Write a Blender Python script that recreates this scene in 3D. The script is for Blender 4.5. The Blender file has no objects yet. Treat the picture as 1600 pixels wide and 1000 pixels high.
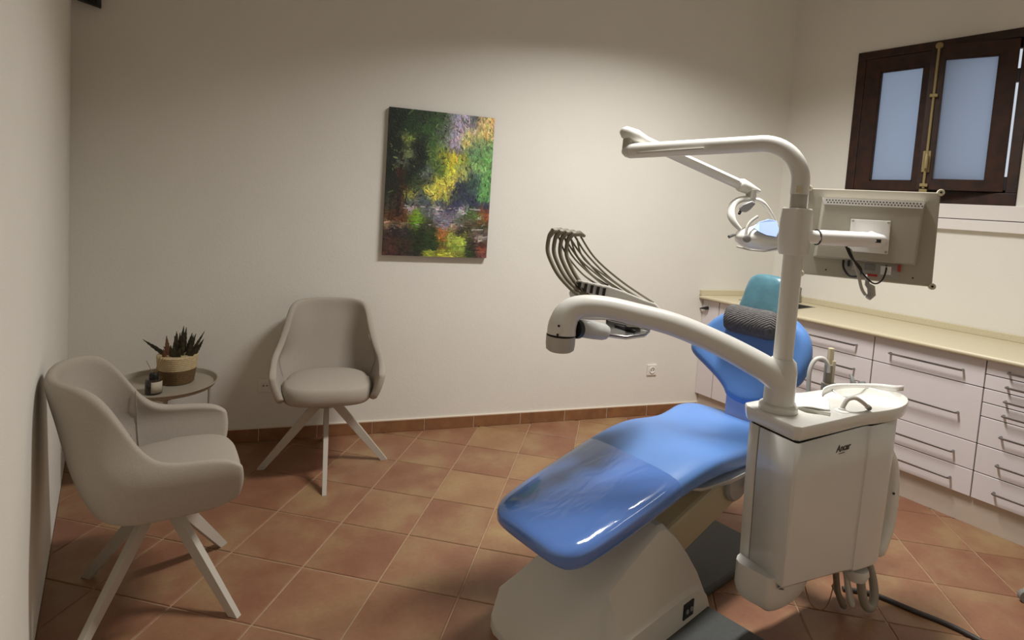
import bpy, bmesh, math, random
import numpy as np
from mathutils import Vector, Matrix
random.seed(7); rng = np.random.default_rng(7)
sc = bpy.context.scene
COL = sc.collection
PI = math.pi
# ------------------------------------------------------------------ camera
EYE = 1.5806
YAW, PITCH, ROLL = 0.611275, -0.069536, 0.065349
FPX, CX, CY = 891.9, 800.0, 372.0
fw = Vector((math.sin(YAW)*math.cos(PITCH), math.cos(YAW)*math.cos(PITCH), math.sin(PITCH)))
r0 = Vector((math.cos(YAW), -math.sin(YAW), 0)); u0 = r0.cross(fw)
rt = r0*math.cos(ROLL) + u0*math.sin(ROLL); up = -r0*math.sin(ROLL) + u0*math.cos(ROLL)
cd = bpy.data.cameras.new('camera'); cam = bpy.data.objects.new('camera', cd); COL.objects.link(cam)
cam.matrix_world = Matrix(((rt.x, up.x, -fw.x, 0), (rt.y, up.y, -fw.y, 0), (rt.z, up.z, -fw.z, EYE), (0, 0, 0, 1)))
cd.sensor_fit = 'HORIZONTAL'; cd.sensor_width = 36.0; cd.lens = FPX*36/1600
cd.shift_x = 0.0; cd.shift_y = -(500-CY)/1600; cd.clip_start = 0.02
sc.camera = cam
# ------------------------------------------------------------------ world, lights, exposure
w = bpy.data.worlds.new('world'); sc.world = w; w.use_nodes = True
bg = w.node_tree.nodes['Background']; bg.inputs[0].default_value = (0.82, 0.89, 1.0, 1); bg.inputs[1].default_value = 0.75
LAMPS = [((2.30, 1.50, 3.24), (0.95, 0.20), 70.0), ((3.05, 0.20, 3.24), (0.95, 0.20), 3.5)]
for i, (loc, size, pw) in enumerate(LAMPS):
    ld = bpy.data.lights.new('ceiling_light_source', 'AREA'); ld.shape = 'RECTANGLE'; ld.size, ld.size_y = size
    ld.energy = pw; ld.color = (1.0, 0.985, 0.955); ld.spread = math.radians(140)
    lo = bpy.data.objects.new('ceiling_light_source', ld); COL.objects.link(lo); lo.location = loc
vs = sc.view_settings; vs.view_transform = 'Standard'; vs.look = 'None'; vs.gamma = 1.0; vs.use_curve_mapping = False
vs.exposure = -0.10

# ------------------------------------------------------------------ helpers
def lin(c):
    return tuple((x/12.92 if x <= 0.04045 else ((x+0.055)/1.055)**2.4) for x in [q/255 for q in c])
def at(px, py, d):
    """a point d metres in front of the lens, used to read positions off the survey"""
    return Vector((0, 0, EYE)) + (rt*((px-CX)/FPX) + up*((CY-py)/FPX) + fw)*d
MATS = {}
def mat(name, rgb, rough=0.5, metal=0.0, noise=0.0, nscale=30.0, bump=0.0, bscale=200.0, coat=0.0, spec=0.5, trans=0.0, rgb2=None, alpha=1.0, ior=1.45):
    if name in MATS: return MATS[name]
    m = bpy.data.materials.new(name); m.use_nodes = True; nt = m.node_tree; N = nt.nodes; b = N['Principled BSDF']
    c = lin(rgb); b.inputs['Base Color'].default_value = (*c, 1); b.inputs['Roughness'].default_value = rough
    b.inputs['Metallic'].default_value = metal; b.inputs['Coat Weight'].default_value = coat
    b.inputs['Specular IOR Level'].default_value = spec; b.inputs['Transmission Weight'].default_value = trans
    b.inputs['Alpha'].default_value = alpha; b.inputs['IOR'].default_value = ior
    tc = None
    if noise > 0 or bump > 0: tc = N.new('ShaderNodeTexCoord')
    if noise > 0:
        t = N.new('ShaderNodeTexNoise'); t.inputs['Scale'].default_value = nscale; t.inputs['Detail'].default_value = 5
        nt.links.new(tc.outputs['Object'], t.inputs['Vector'])
        r = N.new('ShaderNodeValToRGB'); r.color_ramp.elements[0].position = 0.3; r.color_ramp.elements[1].position = 0.7
        c2 = lin(rgb2) if rgb2 else tuple(x*(1-noise) for x in c)
        r.color_ramp.elements[0].color = (*c2, 1); r.color_ramp.elements[1].color = (*c, 1)
        nt.links.new(t.outputs['Fac'], r.inputs['Fac']); nt.links.new(r.outputs['Color'], b.inputs['Base Color'])
    if bump > 0:
        t = N.new('ShaderNodeTexNoise'); t.inputs['Scale'].default_value = bscale; t.inputs['Detail'].default_value = 3
        nt.links.new(tc.outputs['Object'], t.inputs['Vector'])
        bp = N.new('ShaderNodeBump'); bp.inputs['Strength'].default_value = bump; bp.inputs['Distance'].default_value = 0.002
        nt.links.new(t.outputs['Fac'], bp.inputs['Height']); nt.links.new(bp.outputs['Normal'], b.inputs['Normal'])
    MATS[name] = m; return m

class MB:
    def __init__(s): s.v = []; s.f = []
    def add(s, v, f):
        o = len(s.v); s.v += [Vector(p) for p in v]; s.f += [[i+o for i in q] for q in f]; return s
    def box(s, x0, x1, y0, y1, z0, z1):
        return s.add([(x0,y0,z0),(x1,y0,z0),(x1,y1,z0),(x0,y1,z0),(x0,y0,z1),(x1,y0,z1),(x1,y1,z1),(x0,y1,z1)],
                     [(3,2,1,0),(4,5,6,7),(0,1,5,4),(1,2,6,5),(2,3,7,6),(3,0,4,7)])
    def obox(s, c, ex, ey, ez, a, b, h):
        """box centred on c with half sizes a,b,h along the axes ex,ey,ez"""
        c = Vector(c); ex, ey, ez = [Vector(q).normalized() for q in (ex, ey, ez)]; v = []
        for k in (-1, 1):
            for i, j in ((-1,-1),(1,-1),(1,1),(-1,1)): v.append(c+ex*a*i+ey*b*j+ez*h*k)
        return s.add(v, [(3,2,1,0),(4,5,6,7),(0,1,5,4),(1,2,6,5),(2,3,7,6),(3,0,4,7)])
    def rings(s, R, cap=True, closed=True):
        n = len(R[0]); v = [p for r in R for p in r]; f = []
        for i in range(len(R)-1):
            for j in range(n if closed else n-1):
                k = (j+1) % n; f.append((i*n+j, i*n+k, (i+1)*n+k, (i+1)*n+j))
        if cap: f.append(tuple(range(n))[::-1]); f.append(tuple((len(R)-1)*n+j for j in range(n)))
        return s.add(v, f)
    def tube(s, pts, r, seg=12, cap=True, sq=1.0, upv=None):
        pts = [Vector(p) for p in pts]; n = len(pts); rr = r if isinstance(r, (list, tuple)) else [r]*n
        R = []; prev = None
        for i, p in enumerate(pts):
            t = (pts[min(i+1, n-1)]-pts[max(i-1, 0)]).normalized()
            if prev is None:
                a = Vector(upv) if upv is not None else (Vector((0,0,1)) if abs(t.z) < 0.9 else Vector((1,0,0)))
            else: a = prev
            a = (a - t*a.dot(t)).normalized(); b = t.cross(a); prev = a
            R.append([p + (a*math.cos(2*PI*k/seg)*rr[i] + b*math.sin(2*PI*k/seg)*rr[i]*sq) for k in range(seg)])
        return s.rings(R, cap)
    def lathe(s, prof, c, seg=32, ax=(0,0,1), cap=True):
        az = Vector(ax).normalized(); a = Vector((1,0,0)) if abs(az.x) < 0.9 else Vector((0,1,0))
        a = (a-az*a.dot(az)).normalized(); b = az.cross(a); c = Vector(c)
        return s.rings([[c+az*z+(a*math.cos(2*PI*k/seg)+b*math.sin(2*PI*k/seg))*r for k in range(seg)] for r, z in prof], cap)
    def prism(s, poly, z0, z1):
        n = len(poly)
        return s.rings([[Vector((p[0], p[1], z0)) for p in poly], [Vector((p[0], p[1], z1)) for p in poly]])
    def build(s, name, m, parent=None, smooth=True, bevel=0.0, bseg=2, sub=0, solid=0.0, world=False, angle=40, recalc=True):
        me = bpy.data.meshes.new(name); v = s.v
        if world and parent is not None:
            inv = (Matrix.Translation(parent.location) @ parent.rotation_euler.to_matrix().to_4x4()).inverted(); v = [inv @ p for p in v]
        me.from_pydata([tuple(p) for p in v], [], s.f); me.update()
        if recalc:
            bm = bmesh.new(); bm.from_mesh(me); bmesh.ops.recalc_face_normals(bm, faces=bm.faces); bm.to_mesh(me); bm.free()
        if smooth:
            me.polygons.foreach_set('use_smooth', [True]*len(me.polygons))
            if not sub: me.set_sharp_from_angle(angle=math.radians(angle))
        me.materials.append(m)
        o = bpy.data.objects.new(name, me); COL.objects.link(o)
        if parent is not None: o.parent = parent
        if solid: q = o.modifiers.new('solid', 'SOLIDIFY'); q.thickness = solid; q.offset = 0
        if bevel: q = o.modifiers.new('bevel', 'BEVEL'); q.width = bevel; q.segments = bseg; q.limit_method = 'ANGLE'; q.angle_limit = math.radians(35)
        if sub: q = o.modifiers.new('sub', 'SUBSURF'); q.levels = sub; q.render_levels = sub
        return o

def catmull(pts, n=6, closed=False):
    P = [Vector(p) for p in pts]; N = len(P); out = []
    rngi = range(N if closed else N-1)
    for i in rngi:
        if closed: p0, p1, p2, p3 = P[(i-1) % N], P[i], P[(i+1) % N], P[(i+2) % N]
        else: p0, p1, p2, p3 = P[max(i-1, 0)], P[i], P[i+1], P[min(i+2, N-1)]
        for k in range(n):
            t = k/n; out.append(0.5*((2*p1)+(p2-p0)*t+(2*p0-5*p1+4*p2-p3)*t*t+(3*p1-p0-3*p2+p3)*t**3))
    if not closed: out.append(P[-1])
    return out
def cat1(xs, ys, x): return float(np.interp(x, xs, ys))
def smooth1(xs, ys, x):
    """monotone-ish smooth interpolation"""
    i = int(np.clip(np.searchsorted(xs, x)-1, 0, len(xs)-2)); t = min(max((x-xs[i])/(xs[i+1]-xs[i]), 0), 1)
    def sl(k):
        if k <= 0 or k >= len(xs)-1: return 0.0
        return (ys[k+1]-ys[k-1])/(xs[k+1]-xs[k-1])
    h = xs[i+1]-xs[i]; m0, m1 = sl(i)*h, sl(i+1)*h
    return ys[i]*(2*t**3-3*t*t+1)+m0*(t**3-2*t*t+t)+ys[i+1]*(-2*t**3+3*t*t)+m1*(t**3-t*t)
def cushion(mb, outline, org, ex, ey, en, th, rad, dome=0.0, dish=0.0):
    """padded slab: a closed 2-D outline in the ex/ey plane with rounded rim, thickness th along en"""
    org, ex, ey, en = Vector(org), Vector(ex), Vector(ey), Vector(en)
    n = len(outline); pts = [Vector((p[0], p[1])) for p in outline]
    cen = sum(pts, Vector((0, 0)))/n; nor = []
    for i in range(n):
        t = (pts[(i+1) % n]-pts[i-1]).normalized(); nn = Vector((t.y, -t.x))
        if nn.dot(pts[i]-cen) < 0 and False: nn = -nn
        nor.append(nn)
    area = sum(pts[i].x*pts[(i+1) % n].y-pts[(i+1) % n].x*pts[i].y for i in range(n))
    if area < 0: nor = [-q for q in nor]
    def ring(inset, d, sc_=1.0):
        out = []
        for p, q in zip(pts, nor):
            z = p - q*inset; z = cen+(z-cen)*sc_; out.append(org+ex*z.x+ey*z.y+en*d)
        return out
    R = []
    h = th/2
    for sc_, dd in ((0.02, -h), (0.5, -h), (0.85, -h)): R.append(ring(rad, dd, sc_))
    for k in range(0, 9):
        a = -PI/2+PI*k/8; R.append(ring(rad*(1-math.cos(a)), h*math.sin(a)))
    for sc_, dd in ((0.85, h+dome*0.45-dish*0.4), (0.6, h+dome*0.8-dish*0.8), (0.3, h+dome*0.95-dish), (0.02, h+dome-dish)): R.append(ring(rad, dd, sc_))
    return mb.rings(R)
def thing(name, label, cat, loc=(0,0,0), rz=0.0, group=None):
    o = bpy.data.objects.new(name, None); COL.objects.link(o); o.location = loc; o.rotation_euler = (0, 0, rz)
    o.empty_display_size = 0.1; o['label'] = label; o['category'] = cat
    if group: o['group'] = group
    return o
def tag(o, label, cat, group=None):
    o['label'] = label; o['category'] = cat
    if group: o['group'] = group
    return o
def struct(o): o['kind'] = 'structure'; return o
def cut(o, cutters):
    """boolean-subtract closed builders from o and bake the result"""
    tmp = []
    for c in cutters:
        k = c.build('cutter', MATS['wall'], None, smooth=False); tmp.append(k)
        q = o.modifiers.new('cut', 'BOOLEAN'); q.operation = 'DIFFERENCE'; q.object = k; q.solver = 'EXACT'
    mods = [m for m in o.modifiers if m.type != 'BOOLEAN']; keep = [(m.type, m.name) for m in mods]
    bpy.context.view_layer.update()
    me = bpy.data.meshes.new_from_object(o.evaluated_get(bpy.context.evaluated_depsgraph_get()))
    o.modifiers.clear(); o.data = me
    for k in tmp: bpy.data.objects.remove(k)
    return o

# ------------------------------------------------------------------ materials
mat('wall', (232, 228, 218), 0.9, noise=0.03, nscale=3, bump=0.35, bscale=90)
mat('ceiling', (234, 231, 224), 0.9)
mat('grout', (176, 146, 116), 0.95, noise=0.2, nscale=40)
mat('skirt', (150, 104, 68), 0.6, noise=0.3, nscale=14, bump=0.3, bscale=60)
mat('caulk', (226, 214, 196), 0.8)
mat('fabric', (178, 168, 156), 0.95, noise=0.16, nscale=420, bump=0.5, bscale=600, spec=0.2)
mat('legs', (186, 178, 166), 0.5)
mat('unit', (216, 215, 210), 0.32, noise=0.015, nscale=8, coat=0.15)
mat('unit_top', (222, 220, 212), 0.18, coat=0.3)
mat('arm', (216, 214, 207), 0.3, coat=0.15)
mat('arm_dark', (180, 176, 166), 0.35)
mat('gap', (40, 36, 32), 0.8)
mat('beige', (198, 186, 152), 0.5)
mat('base', (210, 206, 196), 0.42, bump=0.1, bscale=500)
mat('base_plate', (74, 76, 74), 0.55, noise=0.15, nscale=60)
mat('blue', (100, 141, 204), 0.42, noise=0.05, nscale=9, bump=0.06, bscale=30)
mat('blue_back', (90, 132, 192), 0.36, noise=0.05, nscale=9)
mat('lavender', (156, 170, 206), 0.5)
mat('teal', (84, 126, 138), 0.28, noise=0.25, nscale=16, coat=0.5, bump=0.7, bscale=22)
mat('pillow', (104, 100, 98), 0.85, noise=0.4, nscale=60)
mat('cab', (224, 217, 217), 0.42)
mat('cab_side', (214, 204, 200), 0.5)
mat('plinth', (200, 186, 172), 0.5, noise=0.04, nscale=20)
mat('worktop', (214, 203, 172), 0.35, noise=0.12, nscale=160)
mat('steel', (150, 148, 146), 0.3, metal=1.0)
mat('chrome', (205, 205, 205), 0.15, metal=1.0)
mat('black', (22, 21, 21), 0.45)
mat('rubber', (62, 58, 56), 0.55)
mat('whip', (122, 114, 98), 0.55)
mat('hose', (150, 143, 130), 0.5)
mat('hose_light', (196, 192, 184), 0.4)
mat('white', (238, 236, 232), 0.35)
mat('paper', (242, 240, 236), 0.7)
mat('wood', (62, 33, 19), 0.5, noise=0.45, nscale=18, rgb2=(34, 18, 11))
mat('brass', (150, 134, 92), 0.5, metal=0.2)
mat('sill', (232, 226, 222), 0.5)
mat('mon', (176, 170, 154), 0.5, noise=0.02, nscale=10)
mat('mon_light', (200, 194, 180), 0.45)
mat('knob', (206, 198, 172), 0.4)
mat('screen', (16, 17, 19), 0.15)
mat('red', (176, 52, 36), 0.5)
mat('grey', (128, 128, 126), 0.45)
mat('grey_light', (170, 168, 162), 0.4)
mat('socket', (232, 228, 220), 0.35)
mat('dark_fit', (34, 31, 27), 0.6)
mat('table', (168, 158, 142), 0.45)
mat('basket_lo', (118, 92, 58), 0.9, noise=0.4, nscale=90, bump=0.8, bscale=150)
mat('basket_hi', (206, 184, 142), 0.9, noise=0.25, nscale=90, bump=0.8, bscale=150)
mat('soil', (40, 30, 22), 0.95)
mat('leaf', (72, 68, 46), 0.65, noise=0.5, nscale=60, rgb2=(42, 36, 25))
mat('leaf_brown', (128, 86, 62), 0.7, noise=0.4, nscale=60)
mat('amber', (44, 32, 24), 0.12, coat=0.5)
mat('label', (186, 174, 156), 0.7)
mat('reed', (150, 116, 84), 0.8)
mat('glass_reflection', (140, 160, 198), 0.3)  # bluish reflection of the window put into the glass colour
mat('clear', (232, 232, 228), 0.12, trans=0.55, ior=1.3)
mat('canvas_edge', (44, 46, 40), 0.8)
mat('lamp_house', (230, 230, 228), 0.5)

def tile_mat():
    m = bpy.data.materials.new('terracotta'); m.use_nodes = True; nt = m.node_tree; N = nt.nodes; L = nt.links; b = N['Principled BSDF']
    tc = N.new('ShaderNodeTexCoord'); oi = N.new('ShaderNodeObjectInfo')
    mu = N.new('ShaderNodeMath'); mu.operation = 'MULTIPLY'; mu.inputs[1].default_value = 37.0; L.new(oi.outputs['Random'], mu.inputs[0])
    cb = N.new('ShaderNodeCombineXYZ'); L.new(mu.outputs[0], cb.inputs[0]); L.new(mu.outputs[0], cb.inputs[2])
    va = N.new('ShaderNodeVectorMath'); L.new(tc.outputs['Object'], va.inputs[0]); L.new(cb.outputs[0], va.inputs[1])
    n1 = N.new('ShaderNodeTexNoise'); n1.inputs['Scale'].default_value = 4.2; n1.inputs['Detail'].default_value = 4; L.new(va.outputs[0], n1.inputs['Vector'])
    r1 = N.new('ShaderNodeValToRGB'); e = r1.color_ramp.elements
    e[0].position = 0.36; e[0].color = (*lin((138, 90, 66)), 1); e[1].position = 0.66; e[1].color = (*lin((168, 142, 100)), 1)
    k = e.new(0.5); k.color = (*lin((152, 110, 80)), 1); L.new(n1.outputs['Fac'], r1.inputs['Fac'])
    # whole-tile tint
    r2 = N.new('ShaderNodeValToRGB'); q = r2.color_ramp.elements; q[0].color = (*lin((140, 98, 76)), 1); q[1].color = (*lin((180, 152, 108)), 1)
    k2 = q.new(0.75); k2.color = (*lin((154, 114, 88)), 1); L.new(oi.outputs['Random'], r2.inputs['Fac'])
    mx = N.new('ShaderNodeMixRGB'); mx.inputs[0].default_value = 0.42; L.new(r1.outputs[0], mx.inputs[1]); L.new(r2.outputs[0], mx.inputs[2])
    n2 = N.new('ShaderNodeTexNoise'); n2.inputs['Scale'].default_value = 60; n2.inputs['Detail'].default_value = 4; L.new(va.outputs[0], n2.inputs['Vector'])
    m2 = N.new('ShaderNodeMixRGB'); m2.blend_type = 'MULTIPLY'; m2.inputs[0].default_value = 0.25; L.new(mx.outputs[0], m2.inputs[1]); L.new(n2.outputs['Fac'], m2.inputs[2])
    L.new(m2.outputs[0], b.inputs['Base Color'])
    b.inputs['Roughness'].default_value = 0.42; b.inputs['Specular IOR Level'].default_value = 0.4
    n3 = N.new('ShaderNodeTexNoise'); n3.inputs['Scale'].default_value = 9; L.new(va.outputs[0], n3.inputs['Vector'])
    bp = N.new('ShaderNodeBump'); bp.inputs['Strength'].default_value = 0.25; bp.inputs['Distance'].default_value = 0.006
    L.new(n3.outputs['Fac'], bp.inputs['Height']); L.new(bp.outputs[0], b.inputs['Normal'])
    MATS['tile'] = m
tile_mat()
def pane_mat():
    m = bpy.data.materials.new('frosted_pane'); m.use_nodes = True; nt = m.node_tree; N = nt.nodes
    N.remove(N['Principled BSDF']); out = N['Material Output']
    t = N.new('ShaderNodeBsdfTranslucent'); t.inputs[0].default_value = (0.80, 0.86, 0.95, 1)
    g = N.new('ShaderNodeBsdfPrincipled'); g.inputs['Base Color'].default_value = (0.35, 0.40, 0.48, 1); g.inputs['Roughness'].default_value = 0.35
    mx = N.new('ShaderNodeMixShader'); mx.inputs[0].default_value = 0.25
    nt.links.new(t.outputs[0], mx.inputs[1]); nt.links.new(g.outputs[0], mx.inputs[2]); nt.links.new(mx.outputs[0], out.inputs[0])
    MATS['pane'] = m
pane_mat()
def pvc_mat():
    m = mat('pvc', (90, 128, 198), 0.10, coat=0.8); nt = m.node_tree; N = nt.nodes; b = N['Principled BSDF']
    tc = N.new('ShaderNodeTexCoord'); mp = N.new('ShaderNodeMapping'); mp.inputs['Scale'].default_value = (6, 14, 6); mp.inputs['Rotation'].default_value = (0, 0, 0.5)
    t = N.new('ShaderNodeTexNoise'); t.inputs['Scale'].default_value = 1.3; t.inputs['Detail'].default_value = 1.5; t.inputs['Distortion'].default_value = 1.0
    bp = N.new('ShaderNodeBump'); bp.inputs['Strength'].default_value = 0.13; bp.inputs['Distance'].default_value = 0.012
    nt.links.new(tc.outputs['Object'], mp.inputs[0]); nt.links.new(mp.outputs[0], t.inputs['Vector'])
    nt.links.new(t.outputs['Fac'], bp.inputs['Height']); nt.links.new(bp.outputs[0], b.inputs['Normal'])
    nt.links.new(bp.outputs[0], b.inputs['Coat Normal'])
pvc_mat()
M = MATS

# ------------------------------------------------------------------ the room
XL, XR, YF, HC = -0.198, 4.38, -1.1, 3.55
WA = -0.288763                       # the back wall runs at a skew
WE = Vector((math.cos(WA), math.sin(WA), 0)); WN = Vector((-math.sin(WA), math.cos(WA), 0)); WOFF = 3.69
def wall_y(x): return (WOFF - WN.x*x)/WN.y
def onwall(e, z, off=0.0):           # e metres along the back wall, off metres out into the room
    return WE*e + WN*(WOFF-off) + Vector((0, 0, z))
eL = (Vector((XL, wall_y(XL), 0))).dot(WE); eR = (Vector((XR, wall_y(XR), 0))).dot(WE)
ROOM = [(XL, YF), (XR, YF), (XR, wall_y(XR)), (XL, wall_y(XL))]
floor = struct(MB().prism([(XL-.2, YF-.2), (XR+.3, YF-.2), (XR+.3, wall_y(XR)+.3), (XL-.2, wall_y(XL)+.3)], -0.12, -0.004).build('floor', M['grout'], smooth=False))
# diagonal terracotta tiles, each its own piece
TS = 0.335; TR = -0.796828; TO = Vector((1.279936*TS, 7.593846*TS))
tu = Vector((math.cos(TR), math.sin(TR))); tv = Vector((-math.sin(TR), math.cos(TR)))
def clip(poly, room):
    for i in range(len(room)):
        a, b = Vector(room[i]), Vector(room[(i+1) % len(room)]); nn = Vector((-(b-a).y, (b-a).x)).normalized(); out = []
        for k in range(len(poly)):
            p, q = poly[k], poly[(k+1) % len(poly)]; dp, dq = (p-a).dot(nn)-.001, (q-a).dot(nn)-.001
            if dp >= 0: out.append(p)
            if (dp >= 0) != (dq >= 0): out.append(p+(q-p)*(dp/(dp-dq)))
        poly = out
        if len(poly) < 3: return []
    return poly
def tile_mesh(poly):
    m = MB(); n = len(poly); cen = sum(poly, Vector((0, 0)))/n
    ins = [p+(cen-p).normalized()*0.0035 for p in poly]
    m.rings([[Vector((p.x, p.y, -.012)) for p in poly], [Vector((p.x, p.y, -.0022)) for p in poly], [Vector((p.x, p.y, 0)) for p in ins]])
    return m
TROOM = [(XL, YF), (3.86, YF), (3.86, wall_y(3.86)), (XL, wall_y(XL))]
G = 0.0034; hs = TS/2-G
base_tile = None
for i in range(-14, 16):
    for j in range(-18, 12):
        c = TO + tu*(i+.5)*TS + tv*(j+.5)*TS
        full = [c-tu*hs-tv*hs, c+tu*hs-tv*hs, c+tu*hs+tv*hs, c-tu*hs+tv*hs]
        poly = clip(full, TROOM)
        if len(poly) < 3: continue
        ar = abs(sum(poly[k].x*poly[(k+1) % len(poly)].y-poly[(k+1) % len(poly)].x*poly[k].y for k in range(len(poly))))/2
        if ar < 0.002: continue
        if ar > (2*hs)**2-1e-6:
            if base_tile is None:
                base_tile = tile_mesh([p-c for p in full]).build('tile', M['tile'], floor, smooth=False); o = base_tile
            else:
                o = base_tile.copy(); COL.objects.link(o); o.parent = floor
        else:
            o = tile_mesh([p-c for p in poly]).build('tile', M['tile'], floor, smooth=False)
        o.location = (c.x, c.y, random.uniform(-.0006, .0006))
struct(MB().prism([(XL-.2, YF-.2), (XR+.3, YF-.2), (XR+.3, wall_y(XR)+.3), (XL-.2, wall_y(XL)+.3)], HC, HC+.12).build('ceiling', M['ceiling'], smooth=False))
struct(MB().box(XL-.2, XL, YF, wall_y(XL)+.2, 0, HC).build('wall_left', M['wall'], smooth=False))
struct(MB().box(XL-.2, XR+.3, YF-.2, YF, 0, HC).build('wall_front', M['wall'], smooth=False))
m = MB(); m.prism([(onwall(eL-.3, 0).x, onwall(eL-.3, 0).y), (onwall(eR+.05, 0).x, onwall(eR+.05, 0).y), (onwall(eR+.05, 0, -.2).x, onwall(eR+.05, 0, -.2).y), (onwall(eL-.3, 0, -.2).x, onwall(eL-.3, 0, -.2).y)], 0, HC)
struct(m.build('wall_back', M['wall'], smooth=False))
# right wall with the window opening
WY0, WY1, WZ0, WZ1 = 1.083, 2.056, 1.728, 2.778
m = MB()
m.box(XR, XR+.26, YF, WY0, 0, HC); m.box(XR, XR+.26, WY1, wall_y(XR)+.25, 0, HC)
m.box(XR, XR+.26, WY0, WY1, 0, WZ0); m.box(XR, XR+.26, WY0, WY1, WZ1, HC)
struct(m.build('wall_right', M['wall'], smooth=False))
# skirting of terracotta pieces along the back wall
bb = struct(MB().obox(onwall((eL+3.05)/2, .040, .004), WE, WN, (0,0,1), (3.05-eL)/2+.13, .004, .040).build('baseboard_back', M['caulk'], smooth=False))
MB().obox(onwall((eL+3.05)/2, .081, .0045), WE, WN, (0,0,1), (3.05-eL)/2+.13, .0045, .003).build('grout_line', M['caulk'], bb, smooth=False)
J0 = Vector((2.05, 3.247, 0)).dot(WE); SK = 0.3395; k = 0
e = J0 - SK*7
eEnd = Vector((3.775, wall_y(3.775), 0)).dot(WE)
while e < eEnd:
    a, b = max(e, eL)+.002, min(e+SK, eEnd)-.002
    if b-a > .02:
        MB().obox(onwall((a+b)/2, .0395, .006), WE, WN, (0,0,1), (b-a)/2, .006, .0385).build('skirting_tile', M['skirt'], bb, smooth=False, bevel=.0015, bseg=1)
    e += SK

# ------------------------------------------------------------------ window
win = struct(bpy.data.objects.new('window_1', None)); COL.objects.link(win); win.location = (XR, (WY0+WY1)/2, WZ0)
fx0, fx1 = XR-.012, XR+.06
def frame_bar(y0, y1, z0, z1, nm='frame_bar', x0=None, x1=None, mt='wood', par=None, bev=.004):
    return MB().box(fx0 if x0 is None else x0, fx1 if x1 is None else x1, y0, y1, z0, z1).build(nm, M[mt], par or win, world=par is None, smooth=False, bevel=bev)
frame_bar(WY0, WY1, WZ1-.055, WZ1); frame_bar(WY0, WY1, WZ0, WZ0+.075)
frame_bar(WY1-.058, WY1, WZ0+.075, WZ1-.055); frame_bar(WY0, WY0+.055, WZ0+.075, WZ1-.055)
# bars added behind the frame so that only the hinge gap lets light in
def sash(name, hinge, width, ang, z0, z1, pane_a, pane_b, pz0, pz1, sgn):
    """sash leaf in its own frame: a runs from the hinge along the leaf, room side is -n"""
    d = Vector((-math.sin(ang), math.cos(ang)*sgn, 0)); n = Vector((math.cos(ang), math.sin(ang)*sgn, 0)); H = Vector(hinge)
    root = None
    def bar(a0, a1, q0, q1, nm, par, n0=-.02, n1=.02, mt='wood', bev=.004):
        c = H + d*((a0+a1)/2) + n*((n0+n1)/2); c.z = (q0+q1)/2
        return MB().obox(c, d, n, (0,0,1), (a1-a0)/2, (n1-n0)/2, (q1-q0)/2).build(nm, M[mt], par, world=True, smooth=False, bevel=bev)
    root = MB()
    for (a0, a1, q0, q1) in ((0, pane_a, z0, z1), (pane_b, width, z0, z1), (pane_a, pane_b, pz1, z1), (pane_a, pane_b, z0, pz0)):
        c = H + d*((a0+a1)/2); c.z = (q0+q1)/2
        root.obox(c, d, n, (0,0,1), (a1-a0)/2+.0002, .02, (q1-q0)/2)
    s = root.build(name, M['wood'], win, world=True, smooth=False)
    s2 = MB()
    c = H + d*((pane_a+pane_b)/2) + n*.004; c.z = (pz0+pz1)/2
    s2.obox(c, d, n, (0,0,1), (pane_b-pane_a)/2+.004, .003, (pz1-pz0)/2+.004)
    o = s2.build('pane', M['pane'], None, smooth=False); o.parent = s; o.matrix_parent_inverse = Matrix.Identity(4)
    o.data.transform(Matrix.Translation(-win.location))
    for a0, a1, q0, q1 in ((pane_a, pane_a+.008, pz0, pz1), (pane_b-.008, pane_b, pz0, pz1), (pane_a, pane_b, pz0, pz0+.008), (pane_a, pane_b, pz1-.008, pz1)):
        mm = MB(); c = H + d*((a0+a1)/2) - n*.008; c.z = (q0+q1)/2
        mm.obox(c, d, n, (0,0,1), (a1-a0)/2, .009, (q1-q0)/2)
        g = mm.build('glazing_bead', M['wood'], None, smooth=False); g.parent = s; g.data.transform(Matrix.Translation(-win.location))
    return s, H, d, n
sL, *_ = sash('sash', (XR+.012, WY1-.06, 0), .425, 0.0, WZ0+.078, WZ1-.058, .098, .362, 1.868, 2.626, -1)
sR, RH, RD, RN = sash('sash', (XR+.005, WY0+.072, 0), .425, math.radians(17.5), WZ0+.082, WZ1-.062, .085, .352, 1.870, 2.630, 1)
# strip filling the meeting line behind the leaves, hinges in the slit
frame_bar(1.52, 1.60, WZ0+.075, WZ1-.055, 'meeting_stile', XR+.035, XR+.058)
for z in (1.86, 2.50): frame_bar(WY0+.054, WY0+.074, z-.04, z+.04, 'hinge', XR-.012, XR+.012, 'black', bev=0)
frame_bar(WY0+.03, WY1-.03, WZ0+.07, WZ0+.13, 'light_stop_bar', XR+.03, XR+.059); frame_bar(WY0+.03, WY1-.03, WZ1-.11, WZ1-.05, 'light_stop_bar', XR+.03, XR+.059)  # added bars, block the light slits above and below the open leaf
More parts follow.
